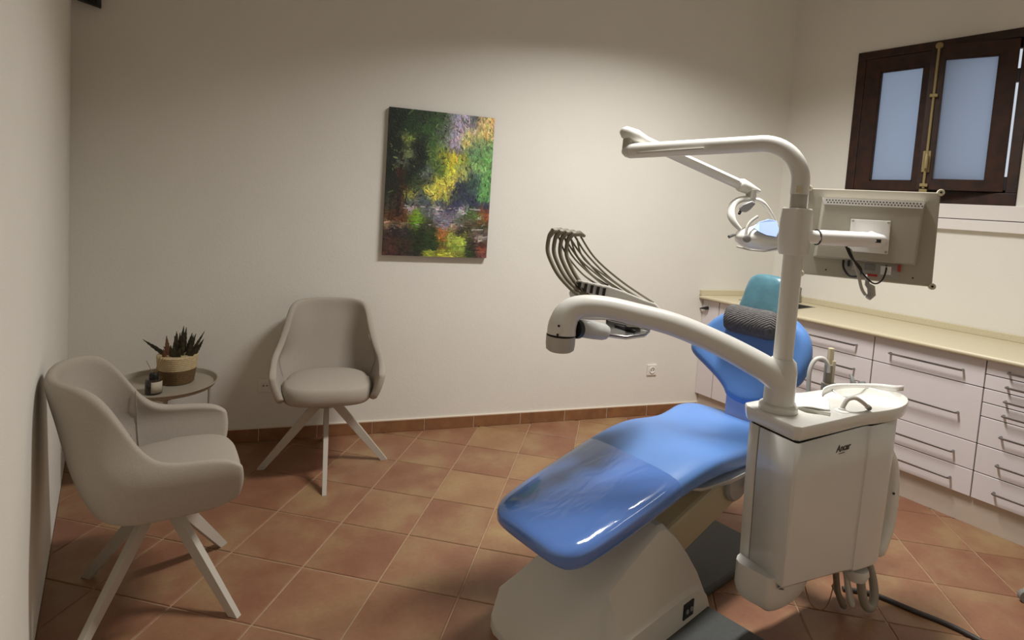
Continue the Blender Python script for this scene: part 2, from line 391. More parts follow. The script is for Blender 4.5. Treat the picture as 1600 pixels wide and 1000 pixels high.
# long brass bolt on the open leaf
bo = thing('window_bolt', 'long brass bolt rod with lever handle on the dark wooden window', 'window bolt', tuple(RH + RD*.39 - RN*.03 + Vector((0,0,1.80))))
bp = RH + RD*.388 - RN*.032
def bz(z): return Vector((bp.x, bp.y, z))
MB().tube([bz(1.815), bz(2.70)], .0075, 10).build('rod', M['brass'], bo, world=True)
MB().lathe([(.008, 0), (.02, .002), (.02, .012), (.012, .018)], bz(2.712)+RN*.014, 20, -RN).build('rosette', M['brass'], bo, world=True)
for z in (2.40, 1.80, 1.835): MB().obox(bz(z), RD, RN, (0,0,1), .021, .012, .010).build('guide', M['brass'], bo, world=True, bevel=.003)
MB().obox(bz(1.985)+RN*.008, RD, RN, (0,0,1), .021, .008, .068).build('lever_plate', M['brass'], bo, world=True, bevel=.004)
MB().tube([bz(2.03)-RN*.016, bz(1.99)-RN*.03, bz(1.94)-RN*.026], [.01, .012, .01], 10).build('lever', M['brass'], bo, world=True)
# white sill under the window
si = struct(MB().box(XR-.028, XR+.02, .55, 2.12, 1.637, 1.727).build('trim_1', M['sill'], smooth=False, bevel=.003))
MB().box(XR-.034, XR, .55, 2.12, 1.566, 1.632).build('sill_board', M['sill'], si, smooth=False, bevel=.003)

# ------------------------------------------------------------------ fitted cabinets
CXF = 3.76
def handle(par, yc, z, ln=.35, x=CXF):
    m = MB(); xo = x-.034; a, b = yc-ln/2, yc+ln/2
    m.tube([(x, a, z), (xo+.004, a, z), (xo, a+.006, z), (xo, b-.006, z), (xo+.004, b, z), (x, b, z)], .0055, 8)
    return m.build('handle', M['steel'], par, world=True)
def cabinet(nm, y0, y1, zs, label, door=False, back=4.36):
    c = thing(nm, label, 'cabinet', (CXF+.3, (y0+y1)/2, .15))
    MB().box(CXF+.020, back, y0+.001, y1-.001, .155, .899).build('carcass', M['gap'], c, world=True, smooth=False)
    for z1, z0 in zip(zs, zs[1:]):
        f = MB().box(CXF, CXF+.019, y0+.0025, y1-.0025, z0+.0025, z1-.0025).build('door' if door else 'drawer_front', M['cab'], c, world=True, smooth=False, bevel=.0015, bseg=1)
        if not door:
            h = z1-z0
            hz = (z0+z1)/2 if h < .2 else (z0+z1)/2-.01
            hh = handle(c, (y0+y1)/2, hz-.003)
            hh.parent = f; hh.data.transform(Matrix.Translation(Vector((0,0,0))))
            f.matrix_parent_inverse = Matrix.Identity(4)
    return c
cabinet('drawer_cabinet', .425, .966, [.899, .825, .75, .675, .60, .45, .30, .155], 'white drawer cabinet with seven narrow drawers at the right edge')
cabinet('drawer_cabinet', .966, 1.505, [.899, .75, .45, .30, .155], 'white cabinet with four wide drawers, one deep, beside the seven-drawer unit')
cabinet('drawer_cabinet', 1.505, 2.045, [.899, .75, .60, .45, .30, .155], 'white cabinet of five equal drawers partly hidden behind the blue backrest')
cabinet('sink_cabinet', 2.045, 2.583, [.899, .155], 'white plain-door cabinet under the sink, behind the blue backrest', True, 4.20)
yw = wall_y(CXF)-.004
c4 = thing('corner_cabinet', 'narrow white corner cabinet with a black knob against the painting wall', 'cabinet', (CXF+.3, 2.66, .15))
MB().prism([(CXF+.020, 2.5865), (4.22, 2.5865), (CXF+.020, wall_y(CXF+.02)-.006)], .155, .899).build('carcass', M['gap'], c4, world=True, smooth=False)
dd = MB().box(CXF, CXF+.019, 2.5865, yw, .158, .896).build('door', M['cab'], c4, world=True, smooth=False, bevel=.0015, bseg=1)
kk = MB(); kk.tube([(CXF-.001, 2.69, .835), (CXF-.02, 2.69, .835)], .007, 10); kk.tube([(CXF-.022, 2.735, .826), (CXF-.024, 2.70, .834), (CXF-.024, 2.665, .842)], [.004, .010, .014], 12)
kk.build('knob', M['black'], c4, world=True)
pl = MB().box(3.784, 3.802, .425, wall_y(3.80)-.005, 0.0, .153).build('cabinet_plinth', M['plinth'], smooth=False); tag(pl, 'beige kick board running along the floor under the white cabinets', 'plinth')
# worktop with sink opening, upstand as a part
wt = thing('worktop', 'speckled beige worktop with a low upstand along both walls', 'worktop', (4.05, 1.4, .90))
WX0 = 3.735; SX0, SX1, SY0, SY1 = 3.87, 4.22, 2.10, 2.50
m = MB(); z0, z1 = .901, .93
m.box(WX0, XR-.001, .425, SY0, z0, z1); m.box(WX0, SX0, SY0, SY1, z0, z1); m.box(SX1, XR-.001, SY0, SY1, z0, z1)
m.prism([(WX0, SY1), (XR-.001, SY1), (XR-.001, wall_y(XR)-.002), (WX0, wall_y(WX0)-.002)], z0, z1)
m.build('slab', M['worktop'], wt, world=True, smooth=False)
MB().tube([(WX0-.001, .425, .916), (WX0-.001, wall_y(WX0)-.004, .916)], .0145, 12).build('rounded_edge', M['worktop'], wt, world=True)
MB().box(XR-.02, XR-.001, .425, wall_y(XR)-.01, .93, .972).build('upstand', M['worktop'], wt, world=True, smooth=False, bevel=.003)
ea, eb = Vector((WX0-.01, wall_y(WX0-.01), 0)).dot(WE), Vector((XR-.02, wall_y(XR-.02), 0)).dot(WE)
MB().obox(onwall((ea+eb)/2, .951, .011), WE, WN, (0,0,1), (eb-ea)/2, .010, .021).build('upstand', M['worktop'], wt, world=True, smooth=False, bevel=.003)
# sink and tap
sk = MB()
for a in ((SX0, SX0+.012, SY0, SY1, .80, .931), (SX1-.012, SX1, SY0, SY1, .80, .931), (SX0, SX1, SY0, SY0+.012, .80, .931), (SX0, SX1, SY1-.012, SY1, .80, .931), (SX0, SX1, SY0, SY1, .79, .802)): sk.box(*a)
tag(sk.build('sink', M['steel'], smooth=False), 'steel sink basin sunk in the beige worktop behind the dental chair', 'sink')
tp = thing('tap', 'grey upright tap at the back of the worktop behind the white pole', 'tap', (4.30, 2.275, .93))
MB().lathe([(.024, 0), (.024, .012), (.016, .02), (.016, .09), (.018, .11), (.010, .118)], (0, 0, 0), 20).build('body', M['steel'], tp)
MB().tube(catmull([(0, 0, .06), (-.06, .01, .085), (-.13, .03, .075), (-.15, .035, .05)], 5), .011, 12).build('spout', M['steel'], tp)
MB().tube([(0, 0, .115), (-.02, 0, .125), (-.06, -.01, .14)], [.008, .007, .005], 8).build('lever', M['steel'], tp)

# ------------------------------------------------------------------ painting
def painting():
    W_, H_, T_ = .683, .927, .028
    e0 = Vector((1.404, 3.4385, 0)).dot(WE)
    p = thing('painting', 'unframed forest stream painting in green and yellow on the white wall', 'painting', tuple(onwall(e0+W_/2, 1.17, .02)))
    k = MB(); 
    gap = .006
    c = onwall(e0+W_/2, 1.17+H_/2, gap+T_/2)
    k.obox(c, WE, WN, (0,0,1), W_/2, T_/2-.0006, H_/2); k.build('stretched_canvas', M['canvas_edge'], p, world=True, smooth=False)
    C = '''.03 .05 20 35 25;.03 .3 30 45 25;.03 .5 44 64 32;.03 .62 150 142 165;.03 .72 176 156 182;.03 .79 80 80 84;.03 .9 196 164 112;.03 .98 204 168 112;
.08 .1 16 28 20;.08 .25 34 52 28;.08 .42 40 62 30;.08 .56 96 100 92;.08 .66 172 152 180;.08 .77 130 118 130;.08 .9 200 170 112;
.13 .05 18 30 22;.13 .2 25 45 25;.13 .35 45 72 35;.13 .5 85 95 80;.13 .64 168 148 178;.13 .76 206 186 124;.13 .92 192 162 100;
.2 .06 18 26 18;.2 .19 112 122 62;.2 .3 30 42 26;.2 .42 62 88 45;.2 .52 98 108 88;.2 .62 164 144 172;.2 .73 200 180 112;.2 .85 112 132 92;.2 .96 112 142 92;
.25 .1 20 28 20;.25 .27 14 20 16;.25 .42 60 80 40;.25 .5 110 120 60;.25 .66 120 112 122;.25 .78 98 120 90;.25 .94 100 138 84;
.3 .06 20 28 22;.3 .2 104 112 76;.3 .31 14 20 16;.3 .45 92 112 52;.3 .53 150 142 52;.3 .62 192 176 52;.3 .71 150 146 62;.3 .82 92 128 80;.3 .96 100 140 80;
.36 .05 26 30 26;.36 .14 96 104 88;.36 .22 18 24 18;.36 .32 22 30 22;.36 .46 82 104 50;.36 .6 188 174 54;.36 .7 140 146 84;.36 .85 124 152 92;
.42 .12 58 32 22;.42 .05 22 26 20;.42 .24 18 28 20;.42 .37 84 88 88;.42 .5 84 104 46;.42 .62 194 180 74;.42 .72 176 170 96;.42 .82 66 84 76;.42 .95 104 150 88;
.48 .08 24 30 22;.48 .2 26 34 24;.48 .3 50 60 40;.48 .38 70 76 60;.48 .5 180 164 70;.48 .6 196 178 76;.48 .7 46 50 66;.48 .83 52 70 66;.48 .96 98 144 86;
.53 .1 22 28 20;.53 .14 60 40 28;.53 .28 66 76 50;.53 .4 182 166 74;.53 .53 192 174 74;.53 .68 42 46 64;.53 .82 58 72 74;.53 .95 96 142 84;
.58 .07 30 32 28;.58 .13 56 38 28;.58 .22 150 140 70;.58 .33 78 84 86;.58 .46 188 172 74;.58 .56 150 146 70;.58 .66 54 60 66;.58 .8 44 48 66;.58 .93 90 130 80;
.63 .06 44 46 42;.63 .13 60 38 26;.63 .22 72 78 78;.63 .38 74 80 88;.63 .52 66 72 82;.63 .68 48 48 78;.63 .84 44 40 78;.63 .97 52 46 72;
.67 .05 60 48 40;.67 .13 64 40 28;.67 .24 160 142 152;.67 .36 96 96 102;.67 .5 190 178 186;.67 .6 64 60 84;.67 .72 180 168 176;.67 .82 70 90 50;.67 .95 122 64 42;
.7 .06 74 46 30;.7 .18 84 52 34;.7 .29 104 132 40;.7 .42 90 88 96;.7 .53 120 110 126;.7 .66 96 92 102;.7 .78 70 80 50;.7 .9 96 110 54;.7 .98 130 66 42;
.75 .06 78 46 30;.75 .17 86 50 30;.75 .3 100 132 38;.75 .4 60 66 40;.75 .52 104 98 112;.75 .6 134 122 140;.75 .7 80 84 76;.75 .8 96 80 70;.75 .93 100 74 44;
.785 .05 150 120 96;.785 .18 120 96 78;.785 .3 84 110 40;.785 .44 70 64 54;.785 .56 150 136 146;.785 .68 150 120 110;.785 .8 50 52 30;.785 .94 44 48 26;
.82 .08 34 28 30;.82 .2 44 40 40;.82 .34 32 38 26;.82 .45 46 60 26;.82 .54 160 94 52;.82 .63 120 104 60;.82 .72 44 36 32;.82 .88 100 82 74;.82 .97 90 74 70;
.86 .08 44 32 32;.86 .2 42 40 38;.86 .34 34 46 26;.86 .46 40 56 26;.86 .55 170 104 50;.86 .64 140 148 66;.86 .74 172 178 76;.86 .82 60 52 40;.86 .92 150 136 132;
.9 .08 66 44 36;.9 .2 54 40 32;.9 .33 34 44 26;.9 .45 34 50 26;.9 .56 100 92 40;.9 .65 150 156 64;.9 .75 166 176 74;.9 .83 42 32 30;.9 .94 56 34 30;
.94 .08 72 46 38;.94 .2 50 38 32;.94 .34 34 44 26;.94 .46 30 46 26;.94 .56 100 80 36;.94 .65 104 120 48;.94 .76 128 146 64;.94 .84 34 38 32;.94 .95 122 64 46;
.98 .08 62 36 36;.98 .2 48 36 34;.98 .33 36 36 30;.98 .44 158 160 60;.98 .55 176 170 64;.98 .66 172 164 66;.98 .75 120 120 52;.98 .83 38 48 30;.98 .95 104 62 56'''
    cp = np.array([[float(q) for q in r.split()] for r in C.replace('\n', '').split(';')])
    nx, ny = 250, 340
    u, v = np.meshgrid(np.linspace(0, 1, nx+1), np.linspace(0, 1, ny+1))
    def noise(s, seed):
        r = np.random.default_rng(seed); g = r.standard_normal((s+3, s+3)); x = u*s; y = v*s; i = x.astype(int); j = y.astype(int); a = x-i; b = y-j
        a = a*a*(3-2*a); b = b*b*(3-2*b)
        return g[j, i]*(1-a)*(1-b)+g[j, i+1]*a*(1-b)+g[j+1, i]*(1-a)*b+g[j+1, i+1]*a*b
    R_ = np.random.default_rng(11)
    def field(uu, vv):
        d2 = (uu-cp[:, 1])**2+((vv-cp[:, 0])*1.5)**2; k3 = np.argsort(d2)[:4]; ww = 1/(d2[k3]+1.5e-4)**1.6; return (ww[:, None]*cp[k3, 2:5]).sum(0)/ww.sum()/255
    col = np.zeros(u.shape+(3,)); col[:] = (.16, .17, .12)
    for n_ in range(9500):
        cu, cv = R_.random(), R_.random(); c = field(cu+R_.normal(0, .012), cv+R_.normal(0, .009)); lum = c.mean()
        water = cv > .66
        c = np.clip(lum+(c-lum)*(.88+.25*R_.random()), 0, 1)*(1+R_.normal(0, .17)); c = c*(np.array([1., 1., 1.])+R_.normal(0, .05, 3))
        if not water and cu < .5 and R_.random() < .018: c = np.array([.42, .48, .32])*(.7+.5*R_.random())
        if not water and R_.random() < .06: c = c*.5
        if water and cv < .8 and R_.random() < .015: c = np.array([.66, .62, .62])*(.6+.5*R_.random())
        big = n_ < 2600
        L_, W2 = (R_.uniform(9, 15), R_.uniform(4, 7)) if big else (R_.uniform(3.2, 7.5), R_.uniform(1.0, 2.1))
        an_ = R_.normal(0, .18) if water and R_.random() < .75 else (R_.normal(PI/2, .5) if cu > .55 or water else R_.uniform(0, PI))
        x0, y0 = cu*nx, cv*ny; rr3 = int(L_)+2; xa, xb_, ya, yb = max(int(x0)-rr3, 0), min(int(x0)+rr3, nx)+1, max(int(y0)-rr3, 0), min(int(y0)+rr3, ny)+1
        yy, xx = np.mgrid[ya:yb, xa:xb_]; dx_, dy_ = xx-x0, yy-y0; ca_, sa_ = math.cos(an_), math.sin(an_)
        k4 = ((dx_*ca_+dy_*sa_)/L_)**2+((-dx_*sa_+dy_*ca_)/W2)**2 < 1
        sub_ = col[ya:yb, xa:xb_]; sub_[k4] = sub_[k4]*.12+np.clip(c, 0, 1)*.88
    for x0, y0, x1, y1, wd, am in ((.135, .30, .12, .72, .014, .9), (.06, .45, .05, .72, .006, .8), (.2, .5, .17, .7, .006, .8), (.24, .6, .40, .44, .004, .7), (.36, .48, .54, .33, .0032, .6), (.28, .33, .30, .2, .004, .6), (.04, .2, .06, .4, .005, .6)):
        t = np.clip(((u-x0)*(x1-x0)+(v-y0)*(y1-y0))/((x1-x0)**2+(y1-y0)**2), 0, 1)
        dist = np.hypot(u-x0-t*(x1-x0)+.006*noise(18, 31), v-y0-t*(y1-y0)); q = (dist < wd*(1+.5*noise(50, 12))) & (noise(30, 15) > -.9); col[q] = col[q]*(1-am)+am*np.array([.14, .10, .075])*(1+.3*noise(90, 13)[q])[:, None]
    for y0, x0, x1 in ((.655, .15, .95), (.775, .05, .75), (.80, .8, 1.0), (.86, .8, 1.0)):
        q = (np.abs(v-y0-.006*noise(9, 21)) < .0035) & (u > x0) & (u < x1) & (noise(26, 22) > .1); col[q] = (.66, .60, .60)
    col = np.clip(col, 0, 1); linc = np.where(col <= .04045, col/12.92, ((col+.055)/1.055)**2.4)*1.3*np.array([.95, 1.03, .95])
    verts = []
    zz = noise(120, 14)*.0005
    for jy in range(ny+1):
        for ix in range(nx+1):
            a = ix/nx; b = jy/ny; q = onwall(e0+W_*a, 1.17+H_*(1-b), gap+T_+float(zz[jy, ix])*.5+.0003); verts.append(tuple(q-p.location))
    faces = [(jy*(nx+1)+ix, (jy+1)*(nx+1)+ix, (jy+1)*(nx+1)+ix+1, jy*(nx+1)+ix+1) for jy in range(ny) for ix in range(nx)]
    me = bpy.data.meshes.new('painted_surface'); me.from_pydata(verts, [], faces)
    ca = me.color_attributes.new('paint', 'FLOAT_COLOR', 'POINT'); ca.data.foreach_set('color', np.concatenate([linc, np.ones(linc.shape[:2]+(1,))], 2).ravel().astype(np.float32))
    mm = bpy.data.materials.new('oil_paint'); mm.use_nodes = True; nt = mm.node_tree; b = nt.nodes['Principled BSDF']; b.inputs['Roughness'].default_value = .5
    at_ = nt.nodes.new('ShaderNodeVertexColor'); at_.layer_name = 'paint'; nt.links.new(at_.outputs[0], b.inputs['Base Color'])
    me.materials.append(mm); o = bpy.data.objects.new('painted_surface', me); COL.objects.link(o); o.parent = p
painting()

# ------------------------------------------------------------------ sockets and the dark corner fitting
def socket(e, z, label):
    s = thing('wall_socket', label, 'socket', tuple(onwall(e, z, 0)))
    MB().obox(onwall(e, z, .005), WE, WN, (0,0,1), .041, .005, .041).build('plate', M['socket'], s, world=True, smooth=False, bevel=.003)
    MB().lathe([(.021, 0), (.024, .0), (.024, .006), (.020, .006), (.019, .001)], onwall(e, z, .010), 24, -WN).build('ring', M['socket'], s, world=True)
    for q in (-.0095, .0095): MB().lathe([(.0035, 0), (.0035, .004)], onwall(e+q, z, .0102), 10, -WN).build('pin_hole', M['black'], s, world=True)
socket(Vector((3.37, 2.855, 0)).dot(WE), .352, 'white wall socket low on the wall beside the dental chair')
socket(Vector((.775, 3.625, 0)).dot(WE), .347, 'white wall socket half hidden by the armchair facing the camera')
cf = thing('corner_fitting', 'dark wedge-shaped fitting high up in the left corner', 'fitting', (-.13, 3.86, 2.45))
m = MB(); a0 = onwall(eL+.035, 2.485, .002); 
m.add([onwall(eL+.03, 2.472, .002), onwall(eL+.135, 2.447, .002), onwall(eL+.135, 2.60, .002), onwall(eL+.03, 2.60, .002),
       onwall(eL+.03, 2.472, .06), onwall(eL+.135, 2.447, .06), onwall(eL+.135, 2.60, .06), onwall(eL+.03, 2.60, .06)],
      [(0,1,2,3), (7,6,5,4), (0,4,5,1), (1,5,6,2), (2,6,7,3), (3,7,4,0)])
m.build('housing', M['dark_fit'], cf, world=True, smooth=False, bevel=.003)
MB().obox(onwall(eL+.0825, 2.53, .063), WE, WN, (0,0,1), .045, .004, .06).build('front_panel', M['black'], cf, world=True, smooth=False, bevel=.002)

# ------------------------------------------------------------------ armchairs
def armchair(label, loc, rz, leg0):
    """local +x is forward; leg0 is the bearing of the first leg relative to forward"""
    c = thing('armchair', label, 'armchair', loc, rz, 'upholstered swivel armchairs')
    nu, nv = 49, 11; Z0 = .425
    def ztop(u):
        a = abs(u); return smooth1([0, .22, .33, .385, .44, .50, .57, .66, .85, .95, 1.0], [.905, .904, .892, .860, .785, .702, .655, .636, .626, .612, .585], a)
    def zbot(u): a = abs(u); return Z0 + smooth1([0, .8, .93, 1.0], [0, 0.0, .012, .04], a)
    def pos(u, z):
        a = abs(u); sg = 1 if u >= 0 else -1; h = (z-Z0)/(.905-Z0)
        hw = smooth1([.40, .45, .52, .60, .68, .78, .905], [.215, .243, .272, .288, .258, .236, .232], z)
        xb = smooth1([.40, .43, .55, .75, .91], [-.165, -.185, -.238, -.292, -.325], z); xf = -.04; ff = .228 + .02*math.sin(min(max((z-.43)/.2, 0), 1)*PI)
        if a < .55:
            ph = a/.55*PI/2; ce, se = math.cos(ph), math.sin(ph); n = 2.6
            k = (ce**n+se**n)**(-1/n); x = xf+(xb-xf)*ce*k; y = hw*se*k
        else: t = (a-.55)/.45; x = xf+(ff-xf)*t; y = hw*(1-.05*t*t)
        return Vector((x, -sg*y, z))
    m = MB(); g = []
    for i in range(nu):
        u = -1+2*i/(nu-1); zb, zt = zbot(u), ztop(u)
        g.append([pos(u, zb+(zt-zb)*j/(nv-1)) for j in range(nv)])
    m.rings(g, cap=False, closed=False)
    m.build('shell', M['fabric'], c, solid=.036, sub=2)
    # seam down each inner side of the back
    for sg in (-1, 1):
        pts = [pos(sg*.47, .50+.23*t/8) for t in range(9)]; pts = [p + (Vector((-.02, 0, 0))-Vector((p.x, p.y, 0))).normalized()*.024 for p in pts]
        MB().tube(pts, .0016, 6).build('seam', M['fabric'], c)
    # seat pad
    out = []
    for k in range(56):
        a = 2*PI*k/56; ce, se = math.cos(a), math.sin(a); n = 3.4 if ce > 0 else 2.3; kk_ = (abs(ce)**n+abs(se)**n)**(-1/n)
        wdt = .240 if ce > 0 else .225
        out.append((.035+ce*kk_*(.228 if ce > 0 else .205), se*kk_*wdt))
    m = MB(); cushion(m, out, (0, 0, .472), (1,0,0), (0,1,0), (0,0,1), .095, .024, dome=.014)
    m.build('seat_cushion', M['fabric'], c, angle=80)
    MB().lathe([(.17, .405), (.19, .412), (.195, .43), (.17, .435)], (-.0, 0, 0), 36).build('seat_pan', M['fabric'], c)
    MB().lathe([(.03, .335), (.055, .345), (.055, .395), (.09, .408)], (0, 0, 0), 28).build('hub', M['legs'], c)
    for k in range(4):
        a = leg0+PI/2*k; d = Vector((math.cos(a), math.sin(a), 0)); s = Vector((-d.y, d.x, 0))
        A = d*.03+Vector((0,0,.378)); B = d*.335+Vector((0,0,.0)); t = (B-A).normalized(); nn = s.cross(t).normalized()
        R = []
        for q, hw_, hh in ((0, .0125, .024), (.5, .0125, .021), (.97, .011, .0155)):
            p = A.lerp(B, q); R.append([p+s*hw_+nn*hh, p-s*hw_+nn*hh, p-s*hw_-nn*hh, p+s*hw_-nn*hh])
        p = B; tt = Vector((t.x, t.y, 0)).normalized()
        R.append([Vector((B.x, B.y, .0))+s*.011+tt*.018, Vector((B.x, B.y, .0))-s*.011+tt*.018, Vector((B.x, B.y, .0))-s*.011-tt*.022, Vector((B.x, B.y, .0))+s*.011-tt*.022])
        if nn.dot(tt) < 0: R[-1] = [R[-1][3], R[-1][2], R[-1][1], R[-1][0]]
        MB().rings(R).build('leg', M['legs'], c, bevel=.004)
    return c
rA = math.atan2(-.958, -.285)
armchair('greige armchair standing against the white wall left of the painting, facing the camera', (1.004, 3.15, 0), rA, 0.0)
armchair('greige armchair with its back to the left wall, nearest the camera', (.158, 2.393, 0), math.radians(-3), PI/4)

# ------------------------------------------------------------------ side table with plant and diffuser
st = thing('side_table', 'round taupe tray table in the corner between the two armchairs', 'side table', (.238, 3.43, 0))
MB().lathe([(.001, .478), (.215, .478), (.226, .481), (.240, .502), (.2475, .503), (.2475, .499), (.243, .497), (.230, .476), (.215, .472), (.001, .472)], (0,0,0), 56).build('tray', M['table'], st)
LA = [math.radians(q) for q in (-95, -5, 85, 175)]
for a in LA:
    d = Vector((math.cos(a), math.sin(a), 0))
    MB().tube([d*.205+Vector((0,0,.474)), d*.205+Vector((0,0,0.0))], .0075, 10).build('leg', M['table'], st)
    b = a+PI/2; dq = Vector((math.cos(b), math.sin(b), 0))
    MB().tube([d*.205+Vector((0,0,.463)), dq*.205+Vector((0,0,.463))], .005, 8).build('stretcher', M['table'], st)
    MB().tube([d*.205+Vector((0,0,.05)), dq*.205+Vector((0,0,.05))], .005, 8).build('stretcher', M['table'], st)
pp = thing('potted_plant', 'dark spiky succulent in a two-tone woven basket on the tray table', 'plant', (.292, 3.475, .479))
def coil(z0, z1, ra, rb, n, mt, nm):
    prof = [(ra-.012, z0)]
    for i in range(n):
        for t in (0.12, .5, .88):
            z = z0+(z1-z0)*(i+t)/n; r = ra+(rb-ra)*(z-z0)/(z1-z0) + (.0028 if t == .5 else 0.0); prof.append((r, z))
    prof.append((rb-.012, z1)); MB().lathe(prof, (0,0,0), 44).build(nm, M[mt], pp, angle=80)
coil(0, .075, .079, .090, 7, 'basket_lo', 'basket_base'); coil(.075, .15, .091, .097, 7, 'basket_hi', 'basket_rim')
MB().lathe([(.001, .135), (.088, .134)], (0,0,0), 30, cap=False).build('soil', M['soil'], pp)
def leaf(base, tip, wdt, mt, curl=.0):
    b, t = Vector(base), Vector(tip); ax_ = (t-b); L_ = ax_.length; d = ax_.normalized(); sd = d.cross(Vector((0.3, .6, .2))).normalized(); n = sd.cross(d)
    R = []; K = 13
    for i in range(K+1):
        q = i/K; wd = wdt*(1-q**2.2)*(.75+.25*math.sin(q*PI))*(1.0 if i % 2 else 1.28)+.0008; p = b+d*L_*q+n*curl*math.sin(q*PI/2)**2+Vector((0,0,-curl*.4*q*q))
        R.append([p+sd*wd, p+n*wd*.45, p-sd*wd, p-n*wd*.38])
    m = MB().rings(R); m.build('leaf', M[mt], pp, angle=60)
random.seed(3)
rr_ = Vector((rt.x, rt.y, 0)).normalized(); ff_ = Vector((fw.x, fw.y, 0)).normalized()
for dx, dy, h, bx_, wd, mt in ((-.190, .0, .082, -.05, .013, 'leaf'), (-.105, -.02, .060, -.05, .011, 'leaf'), (-.085, .01, .045, -.04, .010, 'leaf'), (-.062, .0, .112, -.05, .012, 'leaf_brown'), (-.040, -.03, .098, -.035, .012, 'leaf_brown'), (-.028, .02, .108, -.03, .011, 'leaf_brown'),
        (-.008, .0, .142, -.012, .012, 'leaf'), (-.02, .04, .12, -.01, .012, 'leaf'), (.012, -.02, .135, .0, .011, 'leaf'), (.030, .0, .175, .012, .013, 'leaf'), (.022, .03, .158, .01, .012, 'leaf'), (.050, -.02, .132, .03, .011, 'leaf'), (.068, .02, .12, .045, .011, 'leaf'),
        (.08, .0, .105, .05, .011, 'leaf'), (.103, -.01, .138, .055, .012, 'leaf'), (.142, .0, .152, .06, .008, 'leaf'), (.125, .02, .10, .07, .010, 'leaf'), (.128, -.02, .07, .065, .010, 'leaf'), (-.05, .04, .1, -.02, .012, 'leaf'), (.04, .05, .12, .02, .012, 'leaf'), (0, -.05, .08, 0, .012, 'leaf'), (.05, -.05, .07, .03, .011, 'leaf'), (-.03, -.06, .06, -.03, .011, 'leaf_brown'), (.02, -.055, .09, .015, .011, 'leaf')):
    leaf(rr_*bx_+ff_*dy+Vector((0,0,.132)), rr_*dx+ff_*dy*1.3+Vector((0,0,.14+h*.95)), wd, mt)
rd = thing('reed_diffuser', 'small dark glass reed diffuser bottle with a paper label on the tray table', 'diffuser', (.178, 3.325, .479))
MB().lathe([(.001, 0), (.037, 0), (.039, .003), (.039, .07), (.036, .076), (.016, .078), (.001, .078)], (0,0,0), 32).build('bottle', M['amber'], rd)
MB().lathe([(.001, .078), (.021, .078), (.021, .1), (.018, .104), (.006, .104)], (0,0,0), 28).build('cap', M['black'], rd)
m = MB(); g = []
la = math.atan2(-3.325, -.178)+.45
for i in range(17):
    a = la-.75+1.5*i/16; g.append([Vector((math.cos(a)*.0395, math.sin(a)*.0395, z)) for z in (.01, .066)])
m.rings(g, cap=False, closed=False); m.build('label', M['label'], rd, solid=.0008)
for dx, h in ((-.04, .165), (.045, .185), (.055, .178), (.03, .19)):
    MB().tube([Vector((0,0,.09)), rr_*dx+Vector((0,0,h))], .0016, 6).build('reed', M['reed'], rd)

# ------------------------------------------------------------------ dental chair
CA = math.radians(5.5)
dc = thing('dental_chair', 'blue padded dental chair on a cream pedestal base in the middle of the room', 'dental chair', (1.15, 1.435, 0), CA)
# floor plate, two arms of dark sheet metal
m = MB(); m.prism([(.55, -.19), (1.375, -.215), (1.375, .09), (1.30, .13), (.55, .13)], 0, .035); m.build('floor_plate', M['base_plate'], dc, bevel=.012, smooth=False)
m = MB(); m.prism([(.30, -.60), (.815, -.60), (.79, -.22), (.30, -.22)], 0, .018); m.build('floor_plate', M['base_plate'], dc, bevel=.006, smooth=False)
# pedestal: a faceted hump
def base_ring(s, h, top, bot, cre, mid=None):
    zc = min(cre, h*.8)
    pts = [(bot, 0.0), (bot, zc), (bot-.014, zc+min(.012, (h-zc)*.4)), (top, h-.012), (top-.02, h)]
    R = [Vector((s, t, z)) for t, z in pts] + [Vector((s, -t, z)) for t, z in pts[::-1]]
    return R
S = [(.015, .035, .08, .16, .03), (.03, .06, .11, .195, .05), (.10, .128, .135, .238, .10), (.25, .255, .158, .248, .125), (.40, .385, .190, .246, .13), (.47, .428, .198, .244, .13), (.51, .422, .200, .244, .13), (.575, .365, .205, .243, .13), (.645, .285, .212, .242, .13), (.715, .190, .220, .241, .12), (.77, .095, .226, .240, .07), (.80, .02, .228, .238, .015)]
m = MB(); m.rings([base_ring(s, h, a, b, cr) for s, h, a, b, cr in S]); m.build('pedestal', M['base'], dc, bevel=.005, bseg=2, smooth=True, angle=28)
so = MB().box(.60, .665, -.247, -.236, .045, .105).build('socket_recess', M['black'], dc, smooth=False)
for q in (.618, .646): MB().lathe([(.009, 0), (.009, .004), (.004, .004)], (q, -.248, .075), 14, (0,-1,0)).build('connector', M['grey'], dc)
# lifting arm and knuckle
m = MB(); 
A0, A1 = Vector((.42, 0, .20)), Vector((1.18, 0, .385)); dd_ = (A1-A0).normalized(); nn_ = Vector((-dd_.z, 0, dd_.x))
m.obox((A0+A1)/2, dd_, (0,1,0), nn_, (A1-A0).length/2, .135, .085); m.build('lift_arm', M['beige'], dc, bevel=.015, smooth=False)
MB().lathe([(.001, -.16), (.085, -.16), (.095, -.15), (.095, .15), (.085, .16), (.001, .16)], (1.12, 0, .405), 36, (0,1,0)).build('knuckle', M['grey_light'], dc)
# white shell under the seat
def shell_ring(s, hw, zt, th):
    return [Vector((s, t*hw, z)) for t, z in ((1, zt), (.96, zt-th*.45), (.7, zt-th), (-.7, zt-th), (-.96, zt-th*.45), (-1, zt))]
m = MB(); m.rings([shell_ring(.64, .15, .505, .012), shell_ring(.72, .215, .512, .035), shell_ring(.90, .235, .508, .055), shell_ring(1.2, .24, .505, .06), shell_ring(1.42, .20, .50, .06), shell_ring(1.5, .12, .50, .04)])
m.build('seat_shell', M['arm'], dc, angle=50)
